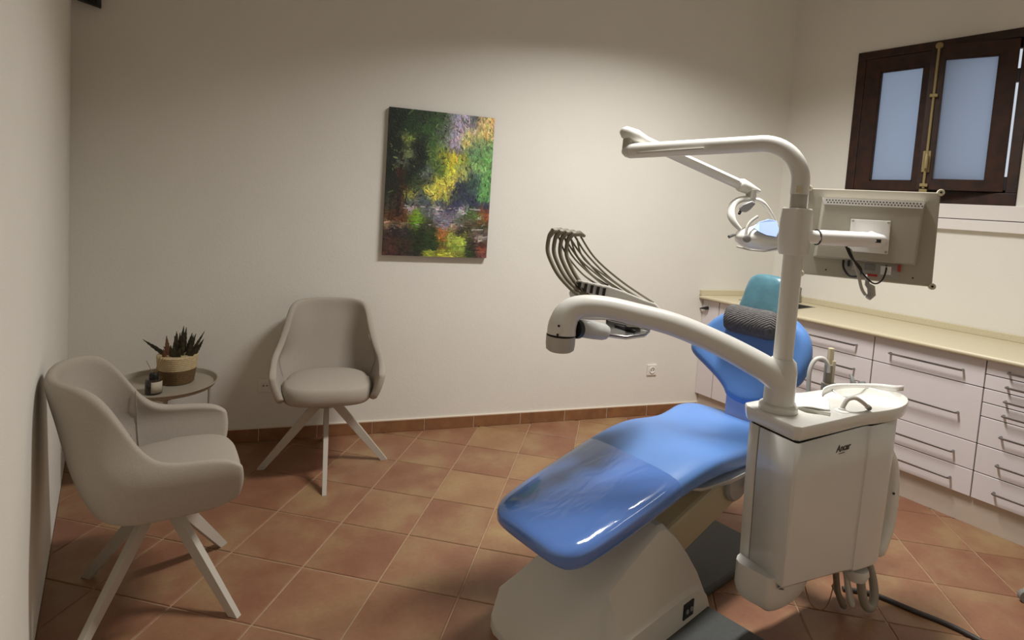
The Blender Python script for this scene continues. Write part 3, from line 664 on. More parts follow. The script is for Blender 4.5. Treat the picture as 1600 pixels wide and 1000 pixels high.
# the long leg-and-seat pad
SX = [-.022, -.010, .015, .06, .15, .30, .45, .53, .62, .72, .82, .95, 1.05, 1.15, 1.25, 1.35, 1.45, 1.52, 1.56]
HW = [.120, .150, .178, .200, .212, .220, .226, .229, .232, .234, .233, .229, .232, .250, .268, .262, .235, .190, .130]
ZT = [.478, .488, .497, .509, .528, .558, .589, .606, .622, .634, .633, .616, .606, .602, .602, .594, .566, .545, .535]
TH = [.030, .055, .078, .090, .094, .096, .098, .100, .105, .110, .112, .108, .102, .100, .098, .092, .070, .050, .03]
def pad_ring(s, grow=0.0, n=36, conc=1.0):
    hw = smooth1(SX, HW, s)+grow; zt = smooth1(SX, ZT, s)+grow; th = smooth1(SX, TH, s)+2*grow; zc = zt-th/2
    dish = .020*min(max((s-.85)/.25, 0), 1)*min(max((1.6-s)/.25, 0), 1)*conc
    R = []
    for k in range(n):
        a = 2*PI*k/n; ce, se = math.cos(a), math.sin(a); e = 4.2; kk_ = (abs(ce)**e+abs(se)**e)**(-1/e)
        t = ce*kk_; z = se*kk_
        R.append(Vector((s, t*hw, zc+z*th/2+(dish*(abs(t)**2.2)-dish*.6 if z > .5 else 0))))
    return R
ss = list(np.linspace(-.022, .06, 7))+list(np.linspace(.09, 1.40, 36))+list(np.linspace(1.43, 1.56, 7))
MB().rings([pad_ring(s) for s in ss]).build('seat_pad', M['blue'], dc, angle=70)
ss = list(np.linspace(-.0235, .06, 8))+list(np.linspace(.09, .53, 16))
MB().rings([pad_ring(s, .0025) for s in ss]).build('foot_cover', M['pvc'], dc, angle=70)
# backrest leaning back
LEAN = math.radians(12)
be = Vector((0, 1, 0)); bu = Vector((math.sin(LEAN), 0, math.cos(LEAN))); bn_ = Vector((-math.cos(LEAN), 0, math.sin(LEAN)))
B0 = Vector((1.385, 0, .65))
def uz(z): return (z-.65)/math.cos(LEAN)
outl = [(0.0, .650), (.085, .665), (.118, .700), (.165, .736), (.240, .778), (.315, .820), (.338, .860), (.318, .908), (.255, 1.005), (.192, 1.062), (.125, 1.100), (0.0, 1.118), (-.13, 1.112), (-.205, 1.072), (-.246, 1.022), (-.264, .955), (-.262, .885), (-.238, .815), (-.19, .768), (-.135, .725), (-.10, .675)]
ol = [tuple(p) for p in catmull([(t, uz(z), 0) for t, z in outl], 5, True)]
m = MB(); cushion(m, [(p[0], p[1]) for p in ol], B0-bn_*.035, be, bu, bn_, .085, .040, dish=.012)
m.build('backrest', M['blue_back'], dc, angle=80)
m = MB(); m.obox(B0-bn_*.095+bu*.16, be, bu, bn_, .085, .20, .022); m.build('back_support', M['arm'], dc, bevel=.015, smooth=False)
m = MB(); m.prism([(1.405, -.10), (1.46, -.11), (1.48, .0), (1.46, .10), (1.405, .095)], .47, .70); m.build('lumbar_link', M['lavender'], dc, bevel=.012, smooth=False)
hl = [tuple(p) for p in catmull([(.105, 0, 0), (.098, .06, 0), (.088, .12, 0), (.07, .165, 0), (.03, .185, 0), (-.03, .187, 0), (-.085, .178, 0), (-.112, .145, 0), (-.128, .06, 0), (-.13, -.02, 0), (-.05, -.05, 0), (.06, -.04, 0)], 5, True)]
H0 = B0+bu*uz(1.105)
m = MB(); cushion(m, [(p[0], p[1]) for p in hl], H0-bn_*.01, be, bu, bn_, .075, .03, dome=.006); m.build('headrest', M['teal'], dc, angle=80)
MB().tube([H0-bn_*.05-bu*.1, H0-bn_*.05+bu*.06], .018, 10).build('headrest_stem', M['steel'], dc)
# neck roll lying against the backrest
def Wc(p): return Matrix.Translation((1.15, 1.435, 0)) @ Matrix.Rotation(CA, 4, 'Z') @ Vector(p)
m = MB(); pts = []; rad = []
PC = B0+bu*uz(1.045)+bn_*.052
for i in range(17):
    q = -1+2*i/16; pts.append(Wc(PC+be*(.008+q*.142)+bn_*(-.012*(1-q*q)))); rad.append(.070*(1-abs(q)**7)**.5*(.93+.07*abs(q))+.004)
m.tube(pts, rad, 28, sq=.82, upv=(0,0,1)); nr = m.build('neck_pillow', M['pillow'], angle=80)
tag(nr, 'dark grey knitted neck roll pillow resting on the blue backrest', 'pillow')
def knit(m_):
    nt = m_.node_tree; N = nt.nodes; b = N['Principled BSDF']; tc = N.new('ShaderNodeTexCoord')
    wv = N.new('ShaderNodeTexWave'); wv.bands_direction = 'DIAGONAL'; wv.inputs['Scale'].default_value = 42; wv.inputs['Distortion'].default_value = 3; wv.inputs['Detail'].default_value = 1
    bp_ = N.new('ShaderNodeBump'); bp_.inputs['Strength'].default_value = .8; bp_.inputs['Distance'].default_value = .006
    nt.links.new(tc.outputs['Object'], wv.inputs[0]); nt.links.new(wv.outputs['Fac'], bp_.inputs['Height']); nt.links.new(bp_.outputs[0], b.inputs['Normal'])
knit(M['pillow'])

# ------------------------------------------------------------------ dental unit with spittoon
du = thing('dental_unit', 'white dental unit cabinet with spittoon bowl hanging beside the blue chair', 'dental unit', (2.2, 1.02, 0))
def offset_poly(poly, d):
    n = len(poly); P = [Vector(p) for p in poly]; out = []
    ar = sum(P[i].x*P[(i+1) % n].y-P[(i+1) % n].x*P[i].y for i in range(n)); sg = 1 if ar > 0 else -1
    for i in range(n):
        a, b = (P[i]-P[i-1]).normalized(), (P[(i+1) % n]-P[i]).normalized(); nn = (Vector((-a.y, a.x))+Vector((-b.y, b.x))).normalized()*sg
        out.append(P[i]+nn*d)
    return [tuple(q) for q in out]
TOPP = [(1.945, 1.190), (1.918, 1.165), (1.888, .970), (1.905, .950), (2.10, .930), (2.28, .914), (2.36, .897), (2.46, .882), (2.56, .886), (2.645, .912), (2.695, .955), (2.695, 1.005), (2.66, 1.06), (2.58, 1.105), (2.47, 1.13), (2.25, 1.165)]
BODY = [(1.915, 1.155), (1.905, 1.135), (1.875, .955), (1.890, .940), (2.10, .925), (2.29, .910), (2.325, .896), (2.44, .888), (2.52, .892), (2.575, .92), (2.60, .985), (2.58, 1.06), (2.48, 1.105), (2.25, 1.14)]
BODY = offset_poly(BODY, .011)
TOPP = TOPP[:4]+[tuple(p)[:2] for p in catmull([(*p, 0) for p in TOPP[4:]], 4)]
def zb(x): return .302-.085*(x-1.87)/.65
def body_mesh(poly, ztop_, taper):
    m = MB(); lo = offset_poly(poly, taper); lo2 = offset_poly(poly, taper+.014)
    m.rings([[Vector((p[0], p[1], zb(p[0]))) for p in lo2], [Vector((p[0], p[1], zb(p[0])+.016)) for p in lo], [Vector((p[0], p[1], ztop_-.14)) for p in poly], [Vector((p[0], p[1], ztop_)) for p in poly]])
    return m
core = offset_poly(BODY, .010)
body_mesh(core, .8268, .006).build('inner_carcass', M['gap'], du, world=True, smooth=False)
FR = [tuple(p)[:2] for p in catmull([(*p, 0) for p in BODY[4:11]+[(2.587, 1.03)]], 4)]
FR = [(1.907, 1.098)]+BODY[2:4]+FR
def shell_from(path, ztop_, taper, name, d=.0):
    """thin cover following an open plan path"""
    m = MB(); g = []
    cen = Vector((2.25, 1.03))
    for i, p in enumerate(path):
        q = Vector(p); a = Vector(path[max(i-1, 0)]); b = Vector(path[min(i+1, len(path)-1)]); t = (b-a).normalized(); nn = Vector((-t.y, t.x))
        if nn.dot(cen-q) < 0: nn = -nn
        o = [(q, ztop_), (q, ztop_-.14), (q+nn*taper, zb(q.x)+.016), (q+nn*(taper+.014), zb(q.x))]
        g.append([Vector((s_.x, s_.y, z)) for s_, z in o])
    m.rings(g, cap=False, closed=False)
    return m.build(name, M['unit'], du, world=True, solid=.006, angle=25)
shell_from(FR, .8235, .010, 'front_cover')
shell_from([(2.586, 1.036)]+BODY[11:]+BODY[:2]+[(1.908, 1.103)], .8235, .010, 'rear_cover')
# rounded boss under the cabinet
UB = [tuple(p)[:2] for p in catmull([(1.87, 1.12, 0), (1.868, 1.03, 0), (1.885, .985, 0), (2.0, .968, 0), (2.13, .985, 0), (2.16, 1.04, 0), (2.13, 1.12, 0), (2.0, 1.14, 0)], 4, True)]
m = MB(); m.rings([[Vector((cx_+(p[0]-cx_)*s_, 1.05+(p[1]-1.05)*s_, z)) for p in UB] for cx_, s_, z in ((2.0, .2, .196), (2.0, .82, .198), (2.0, .93, .215), (2.0, 1.0, .25), (2.0, 1.0, .33))]); m.build('lower_boss', M['unit'], du, world=True, angle=50)
# moulded top with the bowl cut out
m = MB(); t2 = offset_poly(TOPP, .003); t3 = offset_poly(TOPP, .012); t0 = offset_poly(TOPP, .008)
m.rings([[Vector((p[0], p[1], .8275)) for p in t0], [Vector((p[0], p[1], .845)) for p in t2], [Vector((p[0], p[1], .870)) for p in TOPP], [Vector((p[0], p[1], .877)) for p in t2], [Vector((p[0], p[1], .880)) for p in t3]])
top = m.build('top_tray', M['unit_top'], None, smooth=True, angle=35)
BC = Vector((2.50, 1.0, 0))
cutb = MB().lathe([(.0005, .8305), (.05, .832), (.085, .842), (.108, .864), (.118, .882), (.118, .92)], BC, 48)
cutt = MB().add([(2.055, 1.02, .867), (2.10, .955, .867), (2.145, .975, .867), (2.07, 1.10, .867), (2.055, 1.02, .90), (2.10, .955, .90), (2.145, .975, .90), (2.07, 1.10, .90)], [(3,2,1,0),(4,5,6,7),(0,1,5,4),(1,2,6,5),(2,3,7,6),(3,0,4,7)])
cut(top, [cutb, cutt]); top.parent = du; top.data.transform(Matrix.Translation(-du.location))
top.data.polygons.foreach_set('use_smooth', [True]*len(top.data.polygons)); top.data.set_sharp_from_angle(angle=math.radians(35))
# raised splash rim behind the bowl, white and thin
g = []
for i in range(25):
    a = math.radians(-28+196*i/24); h = .012*math.sin(min(i/5, 1)*PI/2)*math.sin(min((24-i)/6, 1)*PI/2)
    r = .120; g.append([Vector((BC.x+math.cos(a)*(r+k*.004), BC.y+math.sin(a)*(r+k*.012), .874+k*h)) for k in (0, .5, 1)])
MB().rings(g, cap=False, closed=False).build('splash_rim', M['unit_top'], du, world=True, solid=.005, angle=80)
MB().lathe([(.001, .832), (.02, .833), (.024, .836), (.018, .838), (.001, .836)], BC, 24).build('drain', M['chrome'], du, world=True)
# bowl rinsing spout
q0 = Vector((2.205, .965, .878))
MB().lathe([(.024, 0), (.024, .004), (.013, .008), (.011, .014)], q0, 22).build('spout_collar', M['white'], du, world=True)
sd_ = (q0-Vector((0, 0, EYE))).dot(fw)
MB().tube(catmull([q0+Vector((0,0,.004)), at(1318, 634, sd_), at(1325, 624, sd_), at(1336, 622, sd_), at(1347, 628, sd_+.01), at(1356, 636, sd_+.02)], 5), .0078, 12).build('bowl_spout', M['hose_light'], du, world=True)
MB().tube([at(1355, 635, sd_+.02), at(1358.5, 638, sd_+.025)], .0095, 12).build('spout_tip', M['grey'], du, world=True)
# lettering on the front cover
tx = bpy.data.curves.new('lettering', 'FONT'); tx.body = 'Ancar'; tx.size = .036; tx.extrude = .0004; tx.shear = .2; tx.offset = .0006
to = bpy.data.objects.new('lettering_tmp', tx); COL.objects.link(to); bpy.context.view_layer.update()
me = bpy.data.meshes.new_from_object(to.evaluated_get(bpy.context.evaluated_depsgraph_get())); bpy.data.objects.remove(to)
pa, pb = Vector((*BODY[4], 0)), Vector((*BODY[5], 0)); te = (pb-pa).normalized(); tn = Vector((te.y, -te.x, 0))
lc = pa+te*.018+tn*.0038; lc.z = .755
me.transform(Matrix(((te.x, 0, tn.x, lc.x), (te.y, 0, tn.y, lc.y), (0, 1, 0, lc.z), (0, 0, 0, 1)))); me.transform(Matrix.Translation(-du.location))
mat('print', (70, 64, 58), .6); me.materials.clear(); me.materials.append(M['print'])
lo_ = bpy.data.objects.new('lettering', me); COL.objects.link(lo_); lo_.parent = du
MB().obox(pa+te*.055+tn*.0036+Vector((0,0,.747)), te, tn, (0,0,1), .018, .0004, .0012).build('lettering_rule', M['print'], du, world=True, smooth=False)
# curved side duct on the right end
dp = catmull([at(1386, 704, 2.39), at(1393, 722, 2.39), at(1395, 750, 2.39), at(1393, 785, 2.385), at(1386, 825, 2.375), at(1370, 868, 2.35)], 5)
MB().tube(dp, [.014]+[.024]*(len(dp)-2)+[.012], 16, upv=(0,1,0)).build('side_duct', M['unit_top'], du, world=True)
MB().lathe([(.005, 0), (.005, .003), (.002, .003)], at(1396, 771, 2.366), 10, -fw).build('screw', M['black'], du, world=True)
# drain fitting and hoses underneath
MB().lathe([(.03, .215), (.045, .21), (.05, .19), (.04, .165), (.02, .155)], (2.44, .955, 0), 24).build('drain_fitting', M['unit'], du, world=True)
MB().tube(catmull([(2.475, .955, .22), (2.485, .945, .12), (2.50, .93, .045), (2.535, .92, .028), (2.565, .925, .07), (2.575, .95, .15), (2.56, .99, .24)], 6), .0165, 12).build('drain_hose', M['hose'], du, world=True)
MB().tube(catmull([(2.40, .98, .24), (2.41, .965, .13), (2.43, .955, .06), (2.46, .96, .05), (2.47, .99, .12), (2.46, 1.02, .24)], 6), .0095, 10).build('drain_hose', M['hose_light'], du, world=True)
MB().tube(catmull([(2.36, 1.0, .25), (2.375, .985, .12), (2.41, .975, .05), (2.45, .99, .03), (2.5, 1.05, .05)], 6), .012, 10).build('drain_hose', M['whip'], du, world=True)
MB().tube(catmull([(2.14, 1.02, .27), (2.17, .99, .14), (2.25, .975, .09), (2.33, .985, .12), (2.38, 1.0, .24)], 6), .002, 6).build('thin_wire', M['skirt'], du, world=True)
# supporting bracket that carries the unit on the chair
MB().box(2.32, 2.46, 1.08, 1.42, .36, .43).build('bracket', M['arm'], du, world=True, smooth=False, bevel=.01)
# paper towels lying on the tray
tw = MB(); 
def sheet(nm, pts, z, label, cat, mt='paper', th=.003):
    m = MB(); n = 10; g = []
    A, B, C_, D_ = [Vector((*p, 0)) for p in pts]
    for i in range(n+1):
        row = []
        for j in range(n+1):
            a, b = i/n, j/n; p = A.lerp(B, a).lerp(D_.lerp(C_, a), b); p.z = z+.004*math.sin(a*5+b*3)*math.sin(b*4+1)+.004; row.append(p)
        g.append(row)
    m.rings(g, cap=False, closed=False); o = m.build(nm, M[mt], solid=th, angle=80); tag(o, label, cat); return o
sheet('paper_towel', [(2.06, 1.055), (2.16, .985), (2.30, 1.06), (2.19, 1.155)], .884, 'white paper towel lying beside the pole on the dental unit', 'paper towel')

# pole standing on the unit (carries monitor, lamp and instrument arm)
PX, PY = 1.985, 1.085
po = thing('unit_pole', 'tall white upright pole rising from the dental unit', 'pole', (PX, PY, .88))
MB().lathe([(.064, 0), (.066, .006), (.064, .02), (.056, .026)], (0,0,0), 36).build('foot_ring', M['arm'], po)
MB().lathe([(.033, .02), (.033, .72)], (0,0,0), 32).build('tube', M['arm'], po)
MB().lathe([(.028, .715), (.028, .78), (.030, .78), (.030, .80)], (0,0,0), 32).build('upper_tube', M['arm_dark'], po)
m = MB(); cb = [tuple(p)[:2] for p in catmull([(.046, .0, 0), (.03, .04, 0), (-.03, .042, 0), (-.044, 0, 0), (-.03, -.042, 0), (.03, -.04, 0)], 5, True)]
m.rings([[Vector((p[0]*s_, p[1]*s_, z)) for p in cb] for s_, z in ((.88, .565), (.97, .572), (1.06, .62), (1.06, .68), (.98, .728), (.86, .732))]); m.build('clamp_block', M['arm'], po, angle=45)
for z in (.675, .63):
    q = at(1248, 362, 1.98)-Vector((PX, PY, .88)); q.z = 0; q = q.normalized()
    MB().lathe([(.004, 0), (.004, .005)], q*.043+Vector((0,0,z))+rr_*.008, 10, q).build('screw', M['gap'], po)

# ------------------------------------------------------------------ instrument arm
ia = thing('instrument_arm', 'thick curved white arm reaching left from the pole, holding the handpiece table', 'dental arm', (PX, PY, .905))
MB().lathe([(.052, 0), (.052, .12), (.046, .155), (.036, .165)], (0,0,0), 36).build('sleeve', M['arm'], ia)
cl = [(1222, 602, 2.058), (1205, 583, 2.06), (1171, 562, 2.062), (1117, 534, 2.07), (1055, 508, 2.08), (994, 491, 2.09), (945, 480, 2.098), (908, 479, 2.105), (888, 489, 2.11), (879, 507, 2.11), (877, 522, 2.11)]
cp_ = catmull([at(*p) for p in cl], 6)
rd_ = [float(np.interp(i/6, range(len(cl)), [.047, .049, .047, .0435, .0425, .041, .0405, .042, .048, .0525, .054])) for i in range(len(cp_))]
MB().tube(cp_, rd_, 28, upv=(0,0,1)).build('curved_arm', M['arm'], ia, world=True, angle=60)
hc = at(876.5, 522, 2.11)
MB().lathe([(.0535, -.003), (.0535, 0)], hc, 32).build('joint_ring', M['gap'], ia, world=True)
MB().lathe([(.054, -.004), (.0545, -.035), (.052, -.055), (.042, -.0625), (.001, -.063)], hc, 36).build('end_cap', M['arm_dark'], ia, world=True)
for px_, py_ in ((873, 509), (871, 523)):
    q = at(px_, py_, 2.055); MB().lathe([(.0045, 0), (.0045, .004)], q-fw*.002, 10, -fw).build('screw', M['gap'], ia, world=True)

# handpiece table with its whips
ht = thing('handpiece_table', 'dental handpiece table with curved grey whip arms behind the white arm', 'instrument table', tuple(at(940, 480, 2.28)))
DH = 2.26
m = MB()
def prism_px(m, pts, d0, d1):
    m.rings([[at(x, y, d0) for x, y in pts], [at(x, y, d1) for x, y in pts]]); return m
prism_px(m, [(889, 457), (903, 437), (948, 446), (975, 455), (1006, 468), (1024, 474), (1032, 482), (1010, 500), (900, 500)], DH, DH+.20).build('table_body', M['arm'], ht, world=True, bevel=.006, smooth=False)
for i in range(5):
    x = 905+i*9.6; y = 441+i*2.4
    MB().rings([[at(a, b, d) for a, b in ((x-3.2, y+12), (x-.8, y-1), (x+3.8, y-.2), (x+1.4, y+13))] for d in (DH-.012, DH+.01)]).build('holder_slot', M['gap'], ht, world=True, smooth=False)
    MB().rings([[at(a, b, d) for a, b in ((x-3.8, y-1.2), (x-3.4, y-3.2), (x+5.2, y-2.0), (x+4.8, y+.4))] for d in (DH-.03, DH+.01)]).build('holder_lip', M['arm_dark'], ht, world=True, smooth=False, bevel=.001)
# whips: thick curved front part, bracket at the top and two thin rods down to the table
for i in range(4):
    ox, oy = i*9.8, i*1.6; d = DH-.02+i*.012
    fr = [(912+ox*.9-4, 463+i*1.5), (893+ox*.95, 452+oy), (873+ox, 430+oy), (861+ox, 408+oy), (855.5+ox, 390+oy), (858+ox, 370+oy), (862+ox, 362+oy)]
    fp = catmull([at(x, y, d) for x, y in fr], 6)
    MB().tube(fp, [.0080]*len(fp), 10, sq=1.35).build('whip_hose', M['whip'], ht, world=True)
    MB().tube([at(858+ox, 371+oy, d), at(864+ox, 361+oy, d), at(876+ox, 360+oy, d+.03), at(884+ox, 364+oy, d+.05)], [.008, .0125, .012, .006], 10).build('whip_bracket', M['whip'], ht, world=True)
    MB().tube([at(866+ox, 359.5+oy, d-.004), at(874+ox, 358.5+oy, d+.02)], .0055, 8).build('bracket_cap', M['grey_light'], ht, world=True)
    ex_, ey_ = ((950, 446), (980, 460), (1000, 467), (1021, 473))[i]
    MB().tube(catmull([at(878+ox, 365+oy, d+.045), at(886+ox*1.25+8, 390+oy*3, d+.07), at((886+ox+ex_)/2+4, (392+ey_)/2+8, d+.09), at(ex_, ey_, d+.11)], 6), .0042, 8).build('whip_rod', M['whip'], ht, world=True)
    MB().tube(catmull([at(872+ox, 368+oy, d+.03), at(884+ox, 396+oy*2, d+.05), at((884+ox+ex_)/2-8, (396+ey_)/2+6, d+.07), at(ex_-18, ey_-2, d+.09)], 6), .0038, 8).build('whip_rod', M['whip'], ht, world=True)
# clear-sleeved handle and small tray below the arm
hp = [at(900, 514, 2.13), at(908, 513, 2.14), at(925, 515, 2.16), at(942, 518, 2.18), at(948, 520, 2.185)]
MB().tube(hp, [.028, .034, .036, .033, .026], 20).build('sleeved_handle', M['clear'], ht, world=True)
MB().tube([at(897, 514, 2.12), at(903, 514, 2.135)], .036, 20).build('handle_ring', M['black'], ht, world=True)
MB().tube([at(905, 513, 2.14), at(946, 519, 2.185)], .022, 16).build('handle_core', M['arm'], ht, world=True)
TQ = [(948, 503), (1016, 519), (1008, 527), (978, 531), (947, 527)]
tp0 = at(980, 516, 2.25)
def tray_pt(x, y, lift=0): 
    p = at(x, y, 2.2+(527-y)*.004); return p+Vector((0,0,lift))
m = MB(); m.rings([[tray_pt(x, y) for x, y in TQ], [tray_pt(x, y, .008) for x, y in TQ]]); m.build('tray', M['chrome'], ht, world=True, smooth=False, bevel=.002)
tr = [tray_pt(x, y, .012) for x, y in TQ]
MB().tube(tr+[tr[0]], .0042, 8).build('tray_rim', M['steel'], ht, world=True)
MB().tube([tray_pt(960, 513, .014), tray_pt(992, 523, .014)], .004, 8).build('tray_bar', M['black'], ht, world=True)
MB().obox(at(990, 506, 2.24), rr_, ff_, (0,0,1), .03, .02, .010).build('tray_mount', M['arm_dark'], ht, world=True, smooth=False, bevel=.003)

# ------------------------------------------------------------------ operating lamp on its jointed arm
ol_ = thing('operating_lamp', 'white dental operating lamp hanging from a long folded arm on the pole', 'dental lamp', (PX, PY, 1.66))
tip = at(985, 236, 2.36); pd = Vector((tip.x-PX, tip.y-PY, 0)); pdl = pd.length; pd.normalize(); RB = .135; zt_ = 1.838
ap = [Vector((PX, PY, 1.66))]+[Vector((PX, PY, zt_-RB))+pd*RB*(1-math.cos(q))+Vector((0,0,RB*math.sin(q))) for q in np.linspace(0, PI/2, 14)]
ap += [ap[-1].lerp(tip, q) for q in (.33, .66, 1.0)]
MB().tube(ap, .0305, 24, upv=(1, 0, 0)).build('lower_arm', M['arm'], ol_, world=True, angle=60)
MB().tube([at(1100, 231.5, 2.155), at(995, 238.5, 2.315)], .004, 8).build('arm_groove', M['arm_dark'], ol_, world=True)
dj = (at(985, 236, 2.36)-at(1120, 227, 2.16)).normalized()
MB().tube([tip, tip+dj*.022, tip+dj*.034], [.031, .024, .012], 20).build('arm_nose', M['arm'], ol_, world=True)
jn = at(981, 233, 2.37)
MB().lathe([(.024, .0), (.022, .06)], jn, 24).build('elbow_pin', M['arm_dark'], ol_, world=True)
e0_ = jn+Vector((0,0,.062)); e1_ = at(1164, 292, 2.50)
db = (e1_-e0_).normalized()
MB().tube([e0_-db*.038, e0_-db*.022, e0_+db*.03, e0_+db*.075, e0_+db*.11], [.012, .026, .032, .024, .02], 20).build('elbow_cover', M['unit_top'], ol_, world=True, angle=70)
MB().tube([e0_+db*.08, e1_], .0225, 20).build('upper_arm', M['arm'], ol_, world=True)
MB().tube([e0_+db*.14-fw*.019+Vector((0,0,.008)), e1_-db*.04-fw*.019+Vector((0,0,.008))], .0045, 8).build('arm_groove', M['unit_top'], ol_, world=True)
MB().tube([e1_-db*.035, e1_-db*.02, e1_+db*.02, at(1187, 299, 2.51)], [.024, .03, .026, .008], 18).build('end_cover', M['unit_top'], ol_, world=True, angle=70)
MB().tube([at(1174, 297, 2.50), at(1173, 311, 2.50)], .0215, 18).build('swivel_pin', M['arm_dark'], ol_, world=True)
yk = catmull([at(1157, 359, 2.43), at(1146, 346, 2.44), at(1142, 332, 2.46), at(1147, 318, 2.48), at(1160, 311, 2.49), at(1178, 311, 2.50), at(1192, 317, 2.51), at(1203, 332, 2.53), at(1211, 347, 2.55), at(1219, 362, 2.57)], 5)
MB().tube(yk, [float(np.interp(i, [0, 8, 18, 26, len(yk)-1], [.008, .0165, .017, .015, .012])) for i in range(len(yk))], 14, sq=.7).build('yoke', M['arm'], ol_, world=True, angle=70)
prism_px(MB(), [(1154, 326), (1160, 319), (1176, 313), (1181, 318), (1172, 328), (1166, 332), (1157, 331)], 2.465, 2.515).build('control_pod', M['grey'], ol_, world=True, bevel=.006)
MB().tube([at(1157, 330, 2.48), at(1155, 334, 2.47)], .006, 10).build('switch', M['black'], ol_, world=True)
hcn = at(1188, 372, 2.49); hx = (rr_*1.0+Vector((0,0,-.05))).normalized(); hn = ff_
R = []
for q in np.linspace(-1, 1, 19):
    rr2 = math.sqrt(max(1-abs(q)**2.3, 0)); ring_ = []
    for k in range(28):
        a = 2*PI*k/28; y_ = math.cos(a)*rr2; z_ = math.sin(a)*rr2
        skew = .055*(1-abs(q))*(1 if z_ > 0 else .55)
        ring_.append(hcn+hx*(q*.112+.012*max(z_, 0))+hn*y_*.085+Vector((0,0,1))*(z_*(.058 if z_ > 0 else .052)*(1.0+.45*max(0, 1-abs(q-.15)*1.6)*max(z_, 0))-.004))
    R.append(ring_)
MB().rings(R).build('lamp_head', M['unit_top'], ol_, world=True, angle=70)
MB().tube([at(1151, 385, 2.41), at(1170, 390, 2.405), at(1195, 392.5, 2.405), at(1216, 388, 2.41)], .004, 8).build('lower_trim', M['arm_dark'], ol_, world=True)
gl = [at(x, y, d) for x, y, d in ((1176, 357, 2.425), (1184, 347, 2.435), (1200, 342, 2.45), (1213, 345, 2.455), (1217, 360, 2.425), (1212, 371, 2.405), (1196, 368, 2.403), (1184, 362, 2.408))]
gc = sum(gl, Vector())/len(gl); n2 = -fw
MB().rings([[p+n2*.002 for p in gl], [gc+(p-gc)*.97+n2*.010 for p in gl]]).build('lamp_window', M['glass_reflection'], ol_, world=True, smooth=False, bevel=.002)
bd = catmull([at(1165, 372, 2.405), at(1167, 357, 2.415), at(1173, 347, 2.43), at(1184, 339, 2.45)], 5)
MB().tube(bd, .0085, 10, sq=.5).build('head_band', M['arm_dark'], ol_, world=True)
MB().lathe([(.001, .0), (.016, 0), (.016, .010), (.011, .013), (.001, .012)], at(1166, 373, 2.405), 20, -fw).build('pivot_cap', M['grey'], ol_, world=True)
MB().tube([at(1149, 366, 2.46), at(1139, 370, 2.44)], [.0055, .007], 10).build('grip', M['grey'], ol_, world=True)

# ------------------------------------------------------------------ monitor on its bracket
mo = thing('monitor', 'beige computer monitor seen from behind on a white bracket arm', 'monitor', tuple(at(1360, 370, 2.12)))
ml, mr = at(1264.5, 294, 2.215), at(1470, 301, 2.01); mbl = at(1251, 427, 2.215)
mx_ = (mr-ml); MW = mx_.length; mx_.normalize(); my_ = (mbl-ml); MH = my_.length; my_ = (my_-mx_*my_.dot(mx_)).normalized(); mn = mx_.cross(my_).normalized()
if mn.dot(fw) < 0: mn = -mn      # mn points away from the camera, to the screen side
def mp(u, v, d=0): return ml+mx_*(u*MW)+my_*(v*MH)+mn*d
def mbox(u0, u1, v0, v1, d0, d1, nm, mt, bev=.003, par=mo):
    return MB().obox(mp((u0+u1)/2, (v0+v1)/2, (d0+d1)/2), mx_, my_, mn, (u1-u0)*MW/2, (v1-v0)*MH/2, (d1-d0)/2).build(nm, M[mt], par, world=True, smooth=False, bevel=bev)
mbox(0, 1, 0, 1, 0, .022, 'casing', 'mon'); mbox(-.004, 1.004, -.006, 1.006, .022, .032, 'front_bezel', 'mon_light'); mbox(.03, .97, .04, .96, .032, .033, 'screen', 'screen', 0)
m = MB(); qa = [(.115, .105), (.90, .105), (.875, .80), (.085, .80)]; qb = [(.14, .135), (.875, .135), (.855, .785), (.11, .785)]
m.rings([[mp(u, v, .001) for u, v in qa], [mp(u, v, -.030) for u, v in qb]]); m.build('rear_housing', M['mon'], mo, world=True, smooth=False, bevel=.003)
m = MB(); m.rings([[mp(u, v, -.004) for u, v in ((.115, .105), (.90, .105), (.90, .115), (.115, .115))], [mp(u, v, -.034) for u, v in ((.130, .113), (.885, .113), (.877, .19), (.137, .19))]]); vent = m.build('vent_strip', M['white'], mo, world=True, smooth=False)
for r_ in range(2):
    for i in range(30): 
        q = MB().lathe([(.0026, 0), (.0026, .0015)], mp(.155+i*.0243+.012*r_, .14+r_*.026, -.0335+.0005*r_), 6, -mn).build('vent_hole', M['gap'], None); q.data.transform(Matrix.Translation(-mo.location)); q.parent = vent
for u, v in ((0, 0), (1, 0), (0, 1), (1, 1)):
    MB().lathe([(.001, .0), (.010, .0), (.0115, .004), (.0115, .016), (.009, .02), (.001, .02)], mp(u, v, -.008), 20, mn).build('corner_knob', M['knob'], mo, world=True)
    MB().lathe([(.004, 0), (.004, .002)], mp(u, v, -.0095), 8, mn).build('screw', M['gap'], mo, world=True)
pt = MB().obox(mp(.51, .52, -.034), mx_, my_, mn, .062, .060, .002).build('mount_plate', M['white'], mo, world=True, smooth=False, bevel=.002)
for su in (-1, 1):
    for sv in (-1, 1): MB().lathe([(.0045, 0), (.0045, .003)], mp(.51, .52, -.036)+mx_*su*.055+my_*sv*.053, 10, -mn).build('screw', M['arm_dark'], mo, world=True)
